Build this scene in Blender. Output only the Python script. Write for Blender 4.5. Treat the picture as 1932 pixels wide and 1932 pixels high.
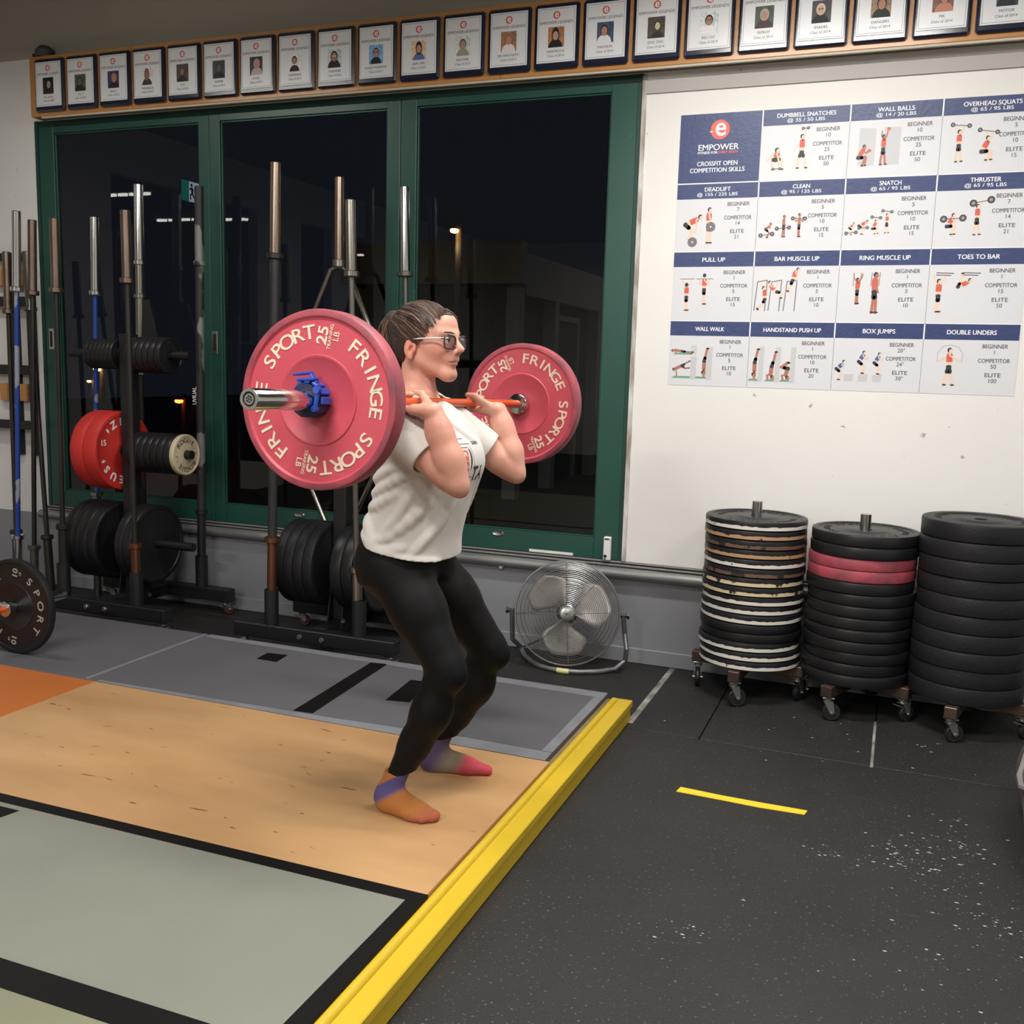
import bpy, math, random
import numpy as np
from mathutils import Vector, Matrix

scn = bpy.context.scene
COL = scn.collection
for o in list(bpy.data.objects):
    bpy.data.objects.remove(o)

# ------------------------------------------------------------------ camera
cam_d = bpy.data.cameras.new('camera')
cam = bpy.data.objects.new('camera', cam_d)
COL.objects.link(cam)
FPX = 1884.30
cam_d.sensor_width = 36.0
cam_d.lens = FPX / 1932.0 * 36.0
cam_d.clip_start = 0.02
cam_d.clip_end = 200
_r = np.array([0.13764027, 0.36896104, 0.05472529])
_t = np.linalg.norm(_r); _k = _r / _t
_K = np.array([[0, -_k[2], _k[1]], [_k[2], 0, -_k[0]], [-_k[1], _k[0], 0]])
_R = (np.eye(3) + math.sin(_t) * _K + (1 - math.cos(_t)) * _K @ _K) @ np.array([[1, 0, 0], [0, 0, -1], [0, 1, 0.]])
_cm = np.eye(4)
_cm[:3, 0] = _R[0]; _cm[:3, 1] = -_R[1]; _cm[:3, 2] = -_R[2]; _cm[:3, 3] = (0, 0, 1.51)
cam.matrix_world = Matrix(_cm.tolist())
scn.camera = cam

# ------------------------------------------------------------------ world, lights, exposure
world = bpy.data.worlds.new('night')
scn.world = world
world.use_nodes = True
world.node_tree.nodes['Background'].inputs[0].default_value = (0.010, 0.012, 0.018, 1)
world.node_tree.nodes['Background'].inputs[1].default_value = 0.6
scn.view_settings.view_transform = 'Standard'
scn.view_settings.look = 'None'
scn.view_settings.gamma = 1.0
scn.view_settings.use_curve_mapping = False
scn.view_settings.exposure = -0.08
scn.cycles.use_denoising = True
scn.cycles.max_bounces = 6
scn.cycles.transparent_max_bounces = 12
scn.cycles.sample_clamp_indirect = 6.0
WARM = (1.0, 0.968, 0.925)
# ceiling fixtures: (x, y, z, length, angle about z, watts); the housings are built with the ceiling
FIXTURES = [(-0.55, 3.40, 3.42, 1.2, 0.0, 70), (-1.25, 1.25, 3.42, 1.2, 0.0, 70), (1.35, 2.2, 3.42, 1.2, 0.0, 52),
            (0.6, -1.4, 3.42, 1.2, 0.0, 66), (-2.2, -1.4, 3.42, 1.2, 0.0, 105), (-3.4, -4.2, 3.42, 1.2, 0.0, 140),
            (-4.3, 3.25, 3.42, 1.2, 0.0, 22)]  # added fill fixture, put in to brighten the left bars and plaques
for fx, fy, fz, fl, fa, fw in FIXTURES:
    ld = bpy.data.lights.new('tube_light', 'AREA')
    ld.shape = 'RECTANGLE'; ld.size = fl; ld.size_y = 0.16
    ld.energy = fw; ld.color = WARM
    lo = bpy.data.objects.new('tube_light', ld)
    lo.location = (fx, fy, fz - 0.075); lo.rotation_euler = (0, 0, fa)
    COL.objects.link(lo)

random.seed(7)
PI = math.pi

# ------------------------------------------------------------------ helpers
def lin(c):
    return tuple((v / 255 / 12.92) if v / 255 <= 0.04045 else ((v / 255 + 0.055) / 1.055) ** 2.4 for v in c)

MATS = {}
def mat(name, rgb, rough=0.5, metal=0.0, vary=None, bump=None, spec=0.5, emit=None, coat=0.0, stretch=None, rgb2=None, fine=None, sheen=0.0, sss=0.0):
    """plain principled material; vary=(scale, contrast) mottles rgb towards rgb2; bump=(scale, strength); fine=(scale, threshold, rgb) flecks"""
    if name in MATS:
        return MATS[name]
    m = bpy.data.materials.new(name); m.use_nodes = True
    nt = m.node_tree; b = nt.nodes['Principled BSDF']; lk = nt.links.new
    c = lin(rgb) + (1,)
    b.inputs['Base Color'].default_value = c
    b.inputs['Roughness'].default_value = rough
    b.inputs['Metallic'].default_value = metal
    b.inputs['Specular IOR Level'].default_value = spec
    if coat: b.inputs['Coat Weight'].default_value = coat; b.inputs['Coat Roughness'].default_value = 0.15
    if sheen: b.inputs['Sheen Weight'].default_value = sheen
    if sss:
        b.inputs['Subsurface Weight'].default_value = sss
        b.inputs['Subsurface Radius'].default_value = (1.0, 0.35, 0.2)
        b.inputs['Subsurface Scale'].default_value = 0.006
    if emit:
        b.inputs['Emission Color'].default_value = lin(emit[0]) + (1,)
        b.inputs['Emission Strength'].default_value = emit[1]
    tc = None
    def coords():
        nonlocal tc
        if tc is None:
            tc = nt.nodes.new('ShaderNodeTexCoord')
            if stretch:
                mp = nt.nodes.new('ShaderNodeMapping'); mp.inputs['Scale'].default_value = stretch
                lk(tc.outputs['Object'], mp.inputs['Vector']); tc = mp.outputs['Vector']
            else:
                tc = tc.outputs['Object']
        return tc
    col_out = None
    if vary:
        n = nt.nodes.new('ShaderNodeTexNoise'); n.inputs['Scale'].default_value = vary[0]; n.inputs['Detail'].default_value = 6
        lk(coords(), n.inputs['Vector'])
        r = nt.nodes.new('ShaderNodeValToRGB')
        r.color_ramp.elements[0].position = 0.5 - vary[1] / 2; r.color_ramp.elements[1].position = 0.5 + vary[1] / 2
        r.color_ramp.elements[0].color = c
        r.color_ramp.elements[1].color = lin(rgb2 or tuple(min(255, v * 1.25 + 6) for v in rgb)) + (1,)
        lk(n.outputs['Fac'], r.inputs['Fac']); col_out = r.outputs['Color']
    if fine:
        n = nt.nodes.new('ShaderNodeTexNoise'); n.inputs['Scale'].default_value = fine[0]; n.inputs['Detail'].default_value = 3
        lk(coords(), n.inputs['Vector'])
        r = nt.nodes.new('ShaderNodeValToRGB')
        r.color_ramp.elements[0].position = fine[1]; r.color_ramp.elements[1].position = fine[1] + 0.03
        r.color_ramp.elements[0].color = (0, 0, 0, 1); r.color_ramp.elements[1].color = (1, 1, 1, 1)
        lk(n.outputs['Fac'], r.inputs['Fac'])
        mx = nt.nodes.new('ShaderNodeMix'); mx.data_type = 'RGBA'
        lk(r.outputs['Color'], mx.inputs['Factor'])
        if col_out: lk(col_out, mx.inputs['A'])
        else: mx.inputs['A'].default_value = c
        mx.inputs['B'].default_value = lin(fine[2]) + (1,)
        col_out = mx.outputs['Result']
    if col_out: lk(col_out, b.inputs['Base Color'])
    if bump:
        n = nt.nodes.new('ShaderNodeTexNoise'); n.inputs['Scale'].default_value = bump[0]; n.inputs['Detail'].default_value = 4
        lk(coords(), n.inputs['Vector'])
        bp = nt.nodes.new('ShaderNodeBump'); bp.inputs['Strength'].default_value = bump[1]; bp.inputs['Distance'].default_value = 0.01
        lk(n.outputs['Fac'], bp.inputs['Height']); lk(bp.outputs['Normal'], b.inputs['Normal'])
    MATS[name] = m
    return m

class MB:
    """collects polygons, then builds them as one mesh object"""
    def __init__(s): s.v = []; s.f = []
    def add(s, v, f):
        n = len(s.v); s.v += [tuple(p) for p in v]; s.f += [tuple(i + n for i in q) for q in f]; return s
    def box(s, x0, x1, y0, y1, z0, z1, c=0.0):
        return s.obox(Matrix.Translation(((x0 + x1) / 2, (y0 + y1) / 2, (z0 + z1) / 2)), (x1 - x0, y1 - y0, z1 - z0), c)
    def obox(s, M, size, c=0.0):
        hx, hy, hz = size[0] / 2, size[1] / 2, size[2] / 2
        if c <= 0:
            v = [(x, y, z) for z in (-hz, hz) for y in (-hy, hy) for x in (-hx, hx)]
            f = [(0, 2, 3, 1), (4, 5, 7, 6), (0, 1, 5, 4), (2, 6, 7, 3), (0, 4, 6, 2), (1, 3, 7, 5)]
        else:
            c = min(c, hx * .98, hy * .98, hz * .98)
            v = []; idx = {}
            for sx in (-1, 1):
                for sy in (-1, 1):
                    for sz in (-1, 1):
                        for a in range(3):
                            p = [sx * hx, sy * hy, sz * hz]
                            for b in range(3):
                                if b != a: p[b] -= (sx, sy, sz)[b] * c
                            idx[(sx, sy, sz, a)] = len(v); v.append(tuple(p))
            f = []
            def q(*k): f.append(tuple(idx[i] for i in k))
            for sg in (-1, 1):
                o = (1, 1) if sg > 0 else (1, -1)
                r1 = [(-1, -1), (1, -1), (1, 1), (-1, 1)]
                r2 = r1[::-1]
                rr = r1 if sg > 0 else r2
                q(*[(sg, a, b, 0) for a, b in rr])
                q(*[(b, sg, a, 1) for a, b in rr])
                q(*[(a, b, sg, 2) for a, b in rr])
            for a in (-1, 1):
                for b in (-1, 1):
                    k = [(a, b, -1, 0), (a, b, -1, 1), (a, b, 1, 1), (a, b, 1, 0)]; q(*(k if a * b > 0 else k[::-1]))
                    k = [(-1, a, b, 1), (-1, a, b, 2), (1, a, b, 2), (1, a, b, 1)]; q(*(k if a * b > 0 else k[::-1]))
                    k = [(b, -1, a, 2), (b, -1, a, 0), (b, 1, a, 0), (b, 1, a, 2)]; q(*(k if a * b > 0 else k[::-1]))
                    for d in (-1, 1):
                        k = [(a, b, d, 0), (a, b, d, 1), (a, b, d, 2)]; q(*(k if a * b * d > 0 else k[::-1]))
        return s.add([M @ Vector(p) for p in v], f)
    def cyl(s, p0, p1, r0, r1=None, n=16, caps=True):
        return s.path([p0, p1], [r0, r0 if r1 is None else r1], n, caps)
    def path(s, pts, rad, n=10, caps=True, closed=False, up=None):
        pts = [Vector(p) for p in pts]; m = len(pts)
        if not hasattr(rad, '__len__'): rad = [rad] * m
        v = []; f = []; prev = None
        for i in range(m):
            if closed: t = pts[(i + 1) % m] - pts[i - 1]
            else: t = pts[min(i + 1, m - 1)] - pts[max(i - 1, 0)]
            t.normalize()
            if prev is None:
                a = Vector(up) if up else (Vector((0, 0, 1)) if abs(t.z) < 0.9 else Vector((1, 0, 0)))
                a = (a - t * a.dot(t)).normalized()
            else:
                a = (prev - t * prev.dot(t)).normalized()
            prev = a; b = t.cross(a)
            for j in range(n):
                an = 2 * PI * j / n
                v.append(pts[i] + (a * math.cos(an) + b * math.sin(an)) * rad[i])
        for i in range(m if closed else m - 1):
            k = (i + 1) % m
            for j in range(n):
                f.append((i * n + j, i * n + (j + 1) % n, k * n + (j + 1) % n, k * n + j))
        if caps and not closed:
            f.append(tuple(range(n))[::-1]); f.append(tuple((m - 1) * n + j for j in range(n)))
        return s.add(v, f)
    def lathe(s, prof, M=None, n=48):
        """prof: (r, h) list; axis = local z"""
        M = M or Matrix.Identity(4); v = []; f = []; rows = []
        for r, h in prof:
            if r < 1e-6: rows.append([len(v)]); v.append(M @ Vector((0, 0, h)))
            else:
                rows.append(list(range(len(v), len(v) + n)))
                for j in range(n):
                    a = 2 * PI * j / n; v.append(M @ Vector((r * math.cos(a), r * math.sin(a), h)))
        for a, b in zip(rows, rows[1:]):
            for j in range(n):
                k = (j + 1) % n
                if len(a) == 1 and len(b) == 1: continue
                if len(a) == 1: f.append((a[0], b[k], b[j]))
                elif len(b) == 1: f.append((a[j], a[k], b[0]))
                else: f.append((a[j], a[k], b[k], b[j]))
        return s.add(v, f)
    def prism(s, poly, h, M):
        n = len(poly)
        v = [M @ Vector((x, y, 0)) for x, y in poly] + [M @ Vector((x, y, h)) for x, y in poly]
        f = [tuple(range(n))[::-1], tuple(range(n, 2 * n))] + [(i, (i + 1) % n, n + (i + 1) % n, n + i) for i in range(n)]
        return s.add(v, f)
    def mesh(s, name, m=None, smooth=None):
        me = bpy.data.meshes.new(name); me.from_pydata(s.v, [], s.f); me.update()
        if smooth:
            me.polygons.foreach_set('use_smooth', [True] * len(me.polygons))
            try: me.set_sharp_from_angle(angle=math.radians(smooth))
            except Exception: pass
        if m: me.materials.append(m)
        return me

def link(name, me, parent=None, world=False):
    o = bpy.data.objects.new(name, me); COL.objects.link(o)
    if parent is not None:
        o.parent = parent
        if world and parent.type == 'EMPTY':
            o.matrix_parent_inverse = parent.matrix_basis.inverted()
    return o
def build(name, mb, m, parent=None, smooth=35, world=True):
    return link(name, mb.mesh(name, m, smooth), parent, world)
def tag(o, label, cat, group=None):
    o['label'] = label; o['category'] = cat
    if group: o['group'] = group
    return o
def thing(name, label, cat, loc=(0, 0, 0), rz=0.0, group=None):
    o = bpy.data.objects.new(name, None); COL.objects.link(o)
    o.location = loc; o.rotation_euler = (0, 0, rz); o.empty_display_size = 0.1
    o.matrix_basis = Matrix.Translation(loc) @ Matrix.Rotation(rz, 4, 'Z')
    return tag(o, label, cat, group)
def struct(o):
    o['kind'] = 'structure'; return o
def group_empty(name):
    o = bpy.data.objects.new(name, None); COL.objects.link(o); return struct(o)

TXT = {}
def glyphs(s, bold=0.0):
    """flat outline of a string in the built-in face, centred, cap height about 0.7"""
    k = (s, bold)
    if k not in TXT:
        cu = bpy.data.curves.new('lettering', 'FONT'); cu.body = s; cu.align_x = 'CENTER'; cu.align_y = 'CENTER'
        cu.resolution_u = 5; cu.offset = bold; cu.fill_mode = 'FRONT'
        ob = bpy.data.objects.new('lettering', cu)
        me = ob.to_mesh()
        TXT[k] = ([tuple(v.co) for v in me.vertices], [tuple(p.vertices) for p in me.polygons])
        ob.to_mesh_clear(); bpy.data.objects.remove(ob); bpy.data.curves.remove(cu)
    return TXT[k]
def text(mb, s, size, M, bold=0.0, sx=1.0, depth=0.0, align=0):
    v, f = glyphs(s, bold)
    off = 0.0
    if align and v:
        xs = [p[0] for p in v]; off = -min(xs) if align < 0 else -max(xs)
    S = M @ Matrix.Diagonal((size * sx, size, 1, 1)) @ Matrix.Translation((off, 0, 0))
    if depth <= 0:
        mb.add([S @ Vector((x, y, 0)) for x, y, z in v], f); return
    n = len(v); edges = {}
    for q in f:
        for a, b in zip(q, q[1:] + q[:1]):
            if (b, a) in edges: del edges[(b, a)]
            else: edges[(a, b)] = 1
    mb.add([S @ Vector((x, y, depth)) for x, y, z in v] + [S @ Vector((x, y, 0)) for x, y, z in v],
           f + [(b, a, a + n, b + n) for a, b in edges])
def ring_text(mb, s, rad, a0, a1, size, M, bold=0.02, sx=1.0, depth=0.0012):
    """letters clockwise around local z (seen from +z), tops outward; angles in degrees clockwise from local +y"""
    n = len(s)
    for i, ch in enumerate(s):
        if ch == ' ': continue
        a = math.radians(a0 + (a1 - a0) * i / max(1, n - 1))
        L = M @ Matrix.Rotation(-a, 4, 'Z') @ Matrix.Translation((0, rad, 0))
        text(mb, ch, size, L, bold, sx, depth)
def frame(origin, xdir, ydir):
    x = Vector(xdir).normalized(); y = Vector(ydir); y = (y - x * y.dot(x)).normalized(); z = x.cross(y)
    m = Matrix((x, y, z)).transposed().to_4x4(); m.translation = Vector(origin); return m
AX_Y = frame((0, 0, 0), (1, 0, 0), (0, 0, 1))      # local z -> world -Y (faces the camera side)
def faceY(x, y, z): return Matrix.Translation((x, y, z)) @ AX_Y
def faceX(x, y, z): return frame((x, y, z), (0, 1, 0), (0, 0, 1))   # local z -> world +X

# ------------------------------------------------------------------ the room
WY = 4.95
m_white = mat('white_wall_paint', (226, 224, 220), 0.6, vary=(1.5, 0.6), rgb2=(232, 230, 226), bump=(40, 0.03), fine=(16, 0.725, (170, 166, 160)))
m_grey = mat('grey_wall_paint', (136, 137, 142), 0.5, vary=(2.0, 0.6), rgb2=(144, 145, 150), bump=(30, 0.04), fine=(14, 0.735, (60, 60, 62)))
m_beige = mat('taupe_wall_paint', (168, 160, 146), 0.7, vary=(1.2, 0.7), rgb2=(178, 170, 156), bump=(60, 0.04))
m_ceil = mat('dark_ceiling_paint', (58, 56, 54), 0.8)
m_rubber_floor = mat('black_rubber_floor', (36, 35, 35), 0.58, spec=.35, vary=(3.0, 0.7), rgb2=(44, 43, 42), bump=(180, 0.25), fine=(95, 0.655, (92, 91, 89)))
m_gap = mat('dark_floor_gap', (18, 18, 18), 0.9)

fl = build('floor', MB().box(-7.0, 3.5, -7.0, 5.05, -0.08, -0.016), m_gap, smooth=None); struct(fl)
xs0 = [-7.0, -5.2, -3.4, -1.0, -0.68, 0.0, 1.2, 2.4, 3.5]
for a, b in zip(xs0, xs0[1:]):      # tiles between the platform end and the wall
    build('rubber_tile', MB().box(a + .0025, b - .0025, 4.005, 4.95, -0.016, 0.0, 0.002), m_rubber_floor, fl, None)
for a, b in ((-1.0, 0.95), (0.95, 3.5)):
    for c, d in ((1.95 if a > 0 else -0.9, 4.0), (-0.9, 1.95) if a > 0 else (-4.0, -0.9), (-7.0, -4.0)):
        build('rubber_tile', MB().box(a + .0025, b - .0025, c + .0025, d - .0025, -0.016, 0.0, 0.002), m_rubber_floor, fl, None)
build('rubber_tile', MB().box(-6.99, -1.0025, -6.99, 4.0, -0.016, -0.001), m_rubber_floor, fl, None)
m_seam = mat('pale_seam_tape', (172, 168, 160), 0.6, vary=(14, 0.35), rgb2=(70, 68, 66), stretch=(1, .5, 1))
build('seam_tape', MB().box(-1.006, -0.978, 4.06, 4.94, -0.0005, 0.0012), m_seam, fl, None)
build('seam_tape', MB().box(-0.007, 0.004, 3.99, 4.55, -0.0005, 0.0012), m_seam, fl, None)

wb = MB()
wb.box(-7.0, -5.155, WY, WY + .15, 0.47, 3.30).box(-1.285, 3.5, WY, WY + .15, 0.53, 3.30).box(-5.155, -1.285, WY, WY + .15, 2.93, 3.30)
wall = struct(build('wall_back', wb, m_white, smooth=None))
struct(build('wall_back_lower', MB().box(-7.0, 3.5, WY, WY + .15, 0, 0.47).box(-5.155, 3.5, WY + .01, WY + .15, 0.47, 0.505), m_grey, smooth=None))
struct(build('wall_back_upper', MB().box(-7.0, 3.5, WY - .012, WY + .15, 3.30, 3.66), m_beige, smooth=None))
struct(build('baseboard_back', MB().box(-7.0, 3.5, WY - .014, WY, 0.0, 0.08, 0.004), m_grey, smooth=None))
m_trim_grey = mat('grey_trim_paint', (176, 172, 168), 0.6)
struct(build('trim_1', MB().box(-1.268, 3.5, WY - .010, WY, 2.832, 2.895), m_trim_grey, smooth=None))
m_casing = mat('worn_white_casing', (214, 212, 208), 0.55, vary=(22, 0.3), rgb2=(150, 140, 128), stretch=(1, 1, .25))
struct(build('trim_2', MB().box(-1.290, -1.268, WY - .012, WY + .03, 0.53, 2.92, .002), m_casing, smooth=None))
m_sill = mat('sill_metal', (150, 148, 146), 0.45, metal=0.4)
m_dark_gap = mat('dark_groove', (24, 24, 24), 0.8)
struct(build('trim_3', MB().box(-5.17, 3.5, WY - .014, WY + .04, 0.503, 0.512, .002).box(-5.17, 3.5, WY - .006, WY + .04, 0.519, 0.528, .002), m_sill, smooth=None))
struct(build('trim_4', MB().box(-5.17, 3.5, WY - .002, WY + .04, 0.511, 0.520), m_dark_gap, smooth=None))
struct(build('ceiling', MB().box(-7.0, 3.5, -7.0, 5.1, 3.66, 3.76), m_ceil, smooth=None))
struct(build('wall_right', MB().box(3.5, 3.62, -7.0, 5.1, 0, 3.66), m_white, smooth=None))
struct(build('wall_front', MB().box(-7.0, 3.5, -7.12, -7.0, 0, 3.66), m_white, smooth=None))
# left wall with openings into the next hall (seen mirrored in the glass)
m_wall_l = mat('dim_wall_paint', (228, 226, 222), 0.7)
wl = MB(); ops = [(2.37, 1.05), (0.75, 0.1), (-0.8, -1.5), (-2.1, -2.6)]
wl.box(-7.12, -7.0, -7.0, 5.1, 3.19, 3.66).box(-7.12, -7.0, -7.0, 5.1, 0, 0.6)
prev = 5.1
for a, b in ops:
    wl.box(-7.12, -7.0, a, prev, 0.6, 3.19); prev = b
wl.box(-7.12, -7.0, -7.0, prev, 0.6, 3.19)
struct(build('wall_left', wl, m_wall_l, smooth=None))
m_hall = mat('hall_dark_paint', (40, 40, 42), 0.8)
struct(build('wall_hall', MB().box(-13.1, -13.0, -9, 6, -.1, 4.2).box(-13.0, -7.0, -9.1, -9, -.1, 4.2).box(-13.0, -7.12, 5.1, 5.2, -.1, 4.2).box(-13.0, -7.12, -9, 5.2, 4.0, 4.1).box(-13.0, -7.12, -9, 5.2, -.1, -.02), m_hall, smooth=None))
m_tube = mat('lit_tube', (255, 255, 255), 0.4, emit=((255, 250, 240), 14))
m_fix = mat('white_fixture_metal', (210, 210, 208), 0.4)
# strip lamps of the next hall
k = 0
for (x0, x1, y, z) in ((-8.75, -8.1, .55, 3.33), (-9.45, -8.7, -1.1, 3.3), (-8.5, -8.1, -1.2, 3.3), (-8.9, -8.15, -2.0, 3.42), (-9.2, -9.05, -4.9, 3.26), (-8.6, -8.45, -4.9, 3.26)):
    k += 1
    t = thing('strip_lamp', '%s lit strip lamp of those mirrored in the glass doors' % ['leftmost', 'second', 'third', 'fourth', 'fifth', 'rightmost'][k - 1], 'lamp', ((x0 + x1) / 2, y, z), group='strip lamps mirrored in the glass')
    build('housing', MB().box(x0 - .02, x1 + .02, y - .04, y + .04, z + .018, z + .06, .004), m_fix, t)
    n = 4 if x1 - x0 > .5 else (2 if x1 - x0 > .3 else 1); w = (x1 - x0) / n
    for i in range(n):
        build('lit_tube', MB().cyl((x0 + i * w + .02, y, z), (x0 + (i + 1) * w - .02, y, z), .017, n=8), m_tube, t)
    build('hanger', MB().cyl((x0 + .1, y, z + .05), (x0 + .1, y, 4.0), .004, n=6).cyl((x1 - .1, y, z + .05), (x1 - .1, y, 4.0), .004, n=6), m_fix, t)
# exit sign on the left wall
t = thing('exit_sign', 'green and white running figure exit sign mirrored in the left glass door', 'sign', (-6.98, 1.26, 3.09))
build('sign_case', MB().box(-7.0, -6.965, 1.13, 1.43, 3.085, 3.295, .004), mat('sign_case_grey', (190, 200, 200), .5), t)
build('green_panel', MB().box(-6.966, -6.962, 1.315, 1.425, 3.09, 3.29), mat('sign_green', (20, 130, 110), .5, emit=((10, 120, 100), 7)), t)
build('lit_panel', MB().box(-6.966, -6.962, 1.135, 1.315, 3.09, 3.29), mat('sign_white', (225, 240, 250), .5, emit=((215, 235, 250), 6)), t)
g = MB(); Fm = faceX(-6.9612, 1.275, 3.19)
g.prism([(.016 * math.cos(a), .065 + .016 * math.sin(a)) for a in np.linspace(0, 2 * PI, 12, endpoint=False)], .001, Fm)
for a, b, w in (((0, .045), (-.012, -.01), .014), ((-.012, -.01), (.02, -.04), .009), ((.02, -.04), (.012, -.08), .008), ((-.012, -.01), (-.03, -.05), .009), ((-.03, -.05), (-.045, -.06), .008), ((0, .04), (.035, .02), .007), ((0, .04), (-.03, .02), .007)):
    d = (Vector(b) - Vector(a)).normalized(); nn = Vector((-d.y, d.x)) * w
    g.prism([tuple(Vector(a) + nn), tuple(Vector(a) - nn), tuple(Vector(b) - nn), tuple(Vector(b) + nn)], .001, Fm)
build('running_figure', g, mat('sign_dark_green', (10, 50, 50), .5), t)
# ceiling fixtures that light the hall, the last one an added fill
for i, (fx, fy, fz, fl_, fa, fw) in enumerate(FIXTURES):
    t = thing('ceiling_lamp', ['ceiling strip lamp above the doors and the poster', 'ceiling strip lamp in front of the lifting platform', 'ceiling strip lamp over the bare rubber floor', 'ceiling strip lamp behind the camera to the right', 'ceiling strip lamp behind the camera to the left', 'ceiling strip lamp at the far back of the hall', 'added fill strip lamp above the left rack'][i], 'lamp', (fx, fy, fz))
    build('housing', MB().box(fx - fl_ / 2, fx + fl_ / 2, fy - .09, fy + .09, fz - .03, fz + .04, .006), m_fix, t)
    for s in (-.045, .045):
        build('lit_tube', MB().cyl((fx - fl_ / 2 + .03, fy + s, fz - .048), (fx + fl_ / 2 - .03, fy + s, fz - .048), .014, n=8), m_tube, t)
    build('hanger', MB().cyl((fx - .4, fy, fz + .03), (fx - .4, fy, 3.66), .004, n=6).cyl((fx + .4, fy, fz + .03), (fx + .4, fy, 3.66), .004, n=6), m_fix, t)

# ------------------------------------------------------------------ glazed sliding doors
m_green = mat('dark_green_paint', (29, 72, 62), 0.36, vary=(5, 0.6), rgb2=(33, 78, 68), fine=(30, 0.77, (150, 170, 160)))
m_green_d = mat('dark_green_frame_paint', (26, 62, 54), 0.45)
def glass_mat():
    m = bpy.data.materials.new('window_glass'); m.use_nodes = True; nt = m.node_tree; nt.nodes.clear(); lk = nt.links.new
    o = nt.nodes.new('ShaderNodeOutputMaterial'); mx = nt.nodes.new('ShaderNodeMixShader'); tr = nt.nodes.new('ShaderNodeBsdfTransparent'); gl = nt.nodes.new('ShaderNodeBsdfGlossy')
    fr = nt.nodes.new('ShaderNodeFresnel'); fr.inputs['IOR'].default_value = 1.5
    tr.inputs['Color'].default_value = (.86, .88, .88, 1); gl.inputs['Roughness'].default_value = 0.0
    lk(fr.outputs['Fac'], mx.inputs['Fac']); lk(tr.outputs['BSDF'], mx.inputs[1]); lk(gl.outputs['BSDF'], mx.inputs[2]); lk(mx.outputs['Shader'], o.inputs['Surface'])
    return m
m_glass = glass_mat()
m_steel = mat('brushed_steel', (176, 174, 168), 0.32, metal=1.0, vary=(30, .5), rgb2=(205, 203, 198))
m_chrome = mat('chrome', (214, 212, 210), 0.14, metal=1.0)
m_white_plastic = mat('white_plastic', (226, 226, 222), 0.4)
GZ0, GZ1 = 0.64, 2.855
for i, (x0, g0, g1, x1) in enumerate(((-5.13, -5.01, -3.92, -3.846), (-3.844, -3.77, -2.687, -2.607), (-2.603, -2.51, -1.445, -1.312))):
    d = group_empty('window_%d' % (i + 1))
    y0, y1 = WY + .0, WY + .045
    for a, b in ((x0, g0), (g1, x1)):
        build('stile', MB().box(a, b, y0, y1, 0.53, 2.892, .003), m_green, d, None)
    build('rail', MB().box(g0, g1, y0 + .0015, y1, GZ1, 2.892, .002), m_green, d, None)
    build('rail', MB().box(g0, g1, y0 + .0015, y1, 0.53, GZ0, .002), m_green, d, None)
    bead = MB()
    for bx0, bx1, bz0, bz1 in ((g0, g1, GZ1 - .009, GZ1), (g0, g1, GZ0, GZ0 + .007), (g0, g0 + .008, GZ0 + .007, GZ1 - .009), (g1 - .008, g1, GZ0 + .007, GZ1 - .009)):
        bead.box(bx0, bx1, y0 + .012, y0 + .03, bz0, bz1, .002)
    build('glazing_bead', bead, m_green, d, None)
    build('glass_pane', MB().add([(g0, y0 + .025, GZ0), (g1, y0 + .025, GZ0), (g1, y0 + .025, GZ1), (g0, y0 + .025, GZ1)], [(0, 1, 2, 3)]), m_glass, d, None)
    if i < 2:
        hx = (-5.082, -3.822)[i]
        h = build('pull_handle', MB().box(hx - .019, hx + .019, y0 - .004, y0 + .002, 1.535, 1.668, .0015), m_steel, d)
        build('handle_recess', MB().box(hx - .009, hx + .009, y0 - .0055, y0 - .003, 1.552, 1.651), m_dark_gap, h)
    if i > 0:
        ox = (-3.24, -1.985)[i - 1]
        build('drain_plug', MB().lathe([(0, .002), (.022, .002), (.03, .004), (.034, .0), ], Matrix.Translation((ox, y0, .617)) @ AX_Y @ Matrix.Diagonal((1, .42, 1, 1)), 20), m_steel, d)
    if i == 2:
        build('draught_strip', MB().box(-1.80, -1.555, y0 - .004, y0, .534, .548), m_white_plastic, d)
struct(build('trim_5', MB().box(-5.155, -5.13, WY - .004, WY + .07, .53, 2.93).box(-1.312, -1.290, WY + .004, WY + .07, .53, 2.93).box(-5.155, -1.29, WY + .006, WY + .07, 2.892, 2.93), m_green_d, smooth=None))
t = thing('door_sensor', 'small white box sensor at the lower right corner of the glass doors', 'sensor', (-1.365, WY, .527))
build('case', MB().box(-1.385, -1.346, WY - .028, WY, .530, .654, .005), m_white_plastic, t)
build('lens', MB().cyl((-1.372, WY - .0285, .553), (-1.372, WY - .031, .553), .008, n=14).cyl((-1.372, WY - .0285, .538), (-1.372, WY - .031, .538), .004, n=10), m_dark_gap, t)
build('screw_slot', MB().box(-1.378, -1.354, WY - .030, WY - .028, .640, .646), m_dark_gap, t)
m_pipe = mat('galvanised_pipe', (170, 170, 168), 0.4, metal=0.55, vary=(9, 0.6), rgb2=(130, 130, 130), stretch=(.3, 1, 1))
t = thing('wall_pipe', 'long grey pipe running along the wall under the doors', 'pipe', (-2, WY - .03, .475))
build('tube', MB().cyl((-5.20, WY - .030, .472), (3.5, WY - .030, .472), .0275, n=20), m_pipe, t)
for bx in (-4.6, -3.2, -1.95, -.75, .4):
    build('clip', MB().box(bx - .012, bx + .012, WY - .031, WY + .001, .438, .446).cyl((bx, WY - .034, .438), (bx, WY - .02, .438), .008, n=8), m_white_plastic, t)

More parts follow.
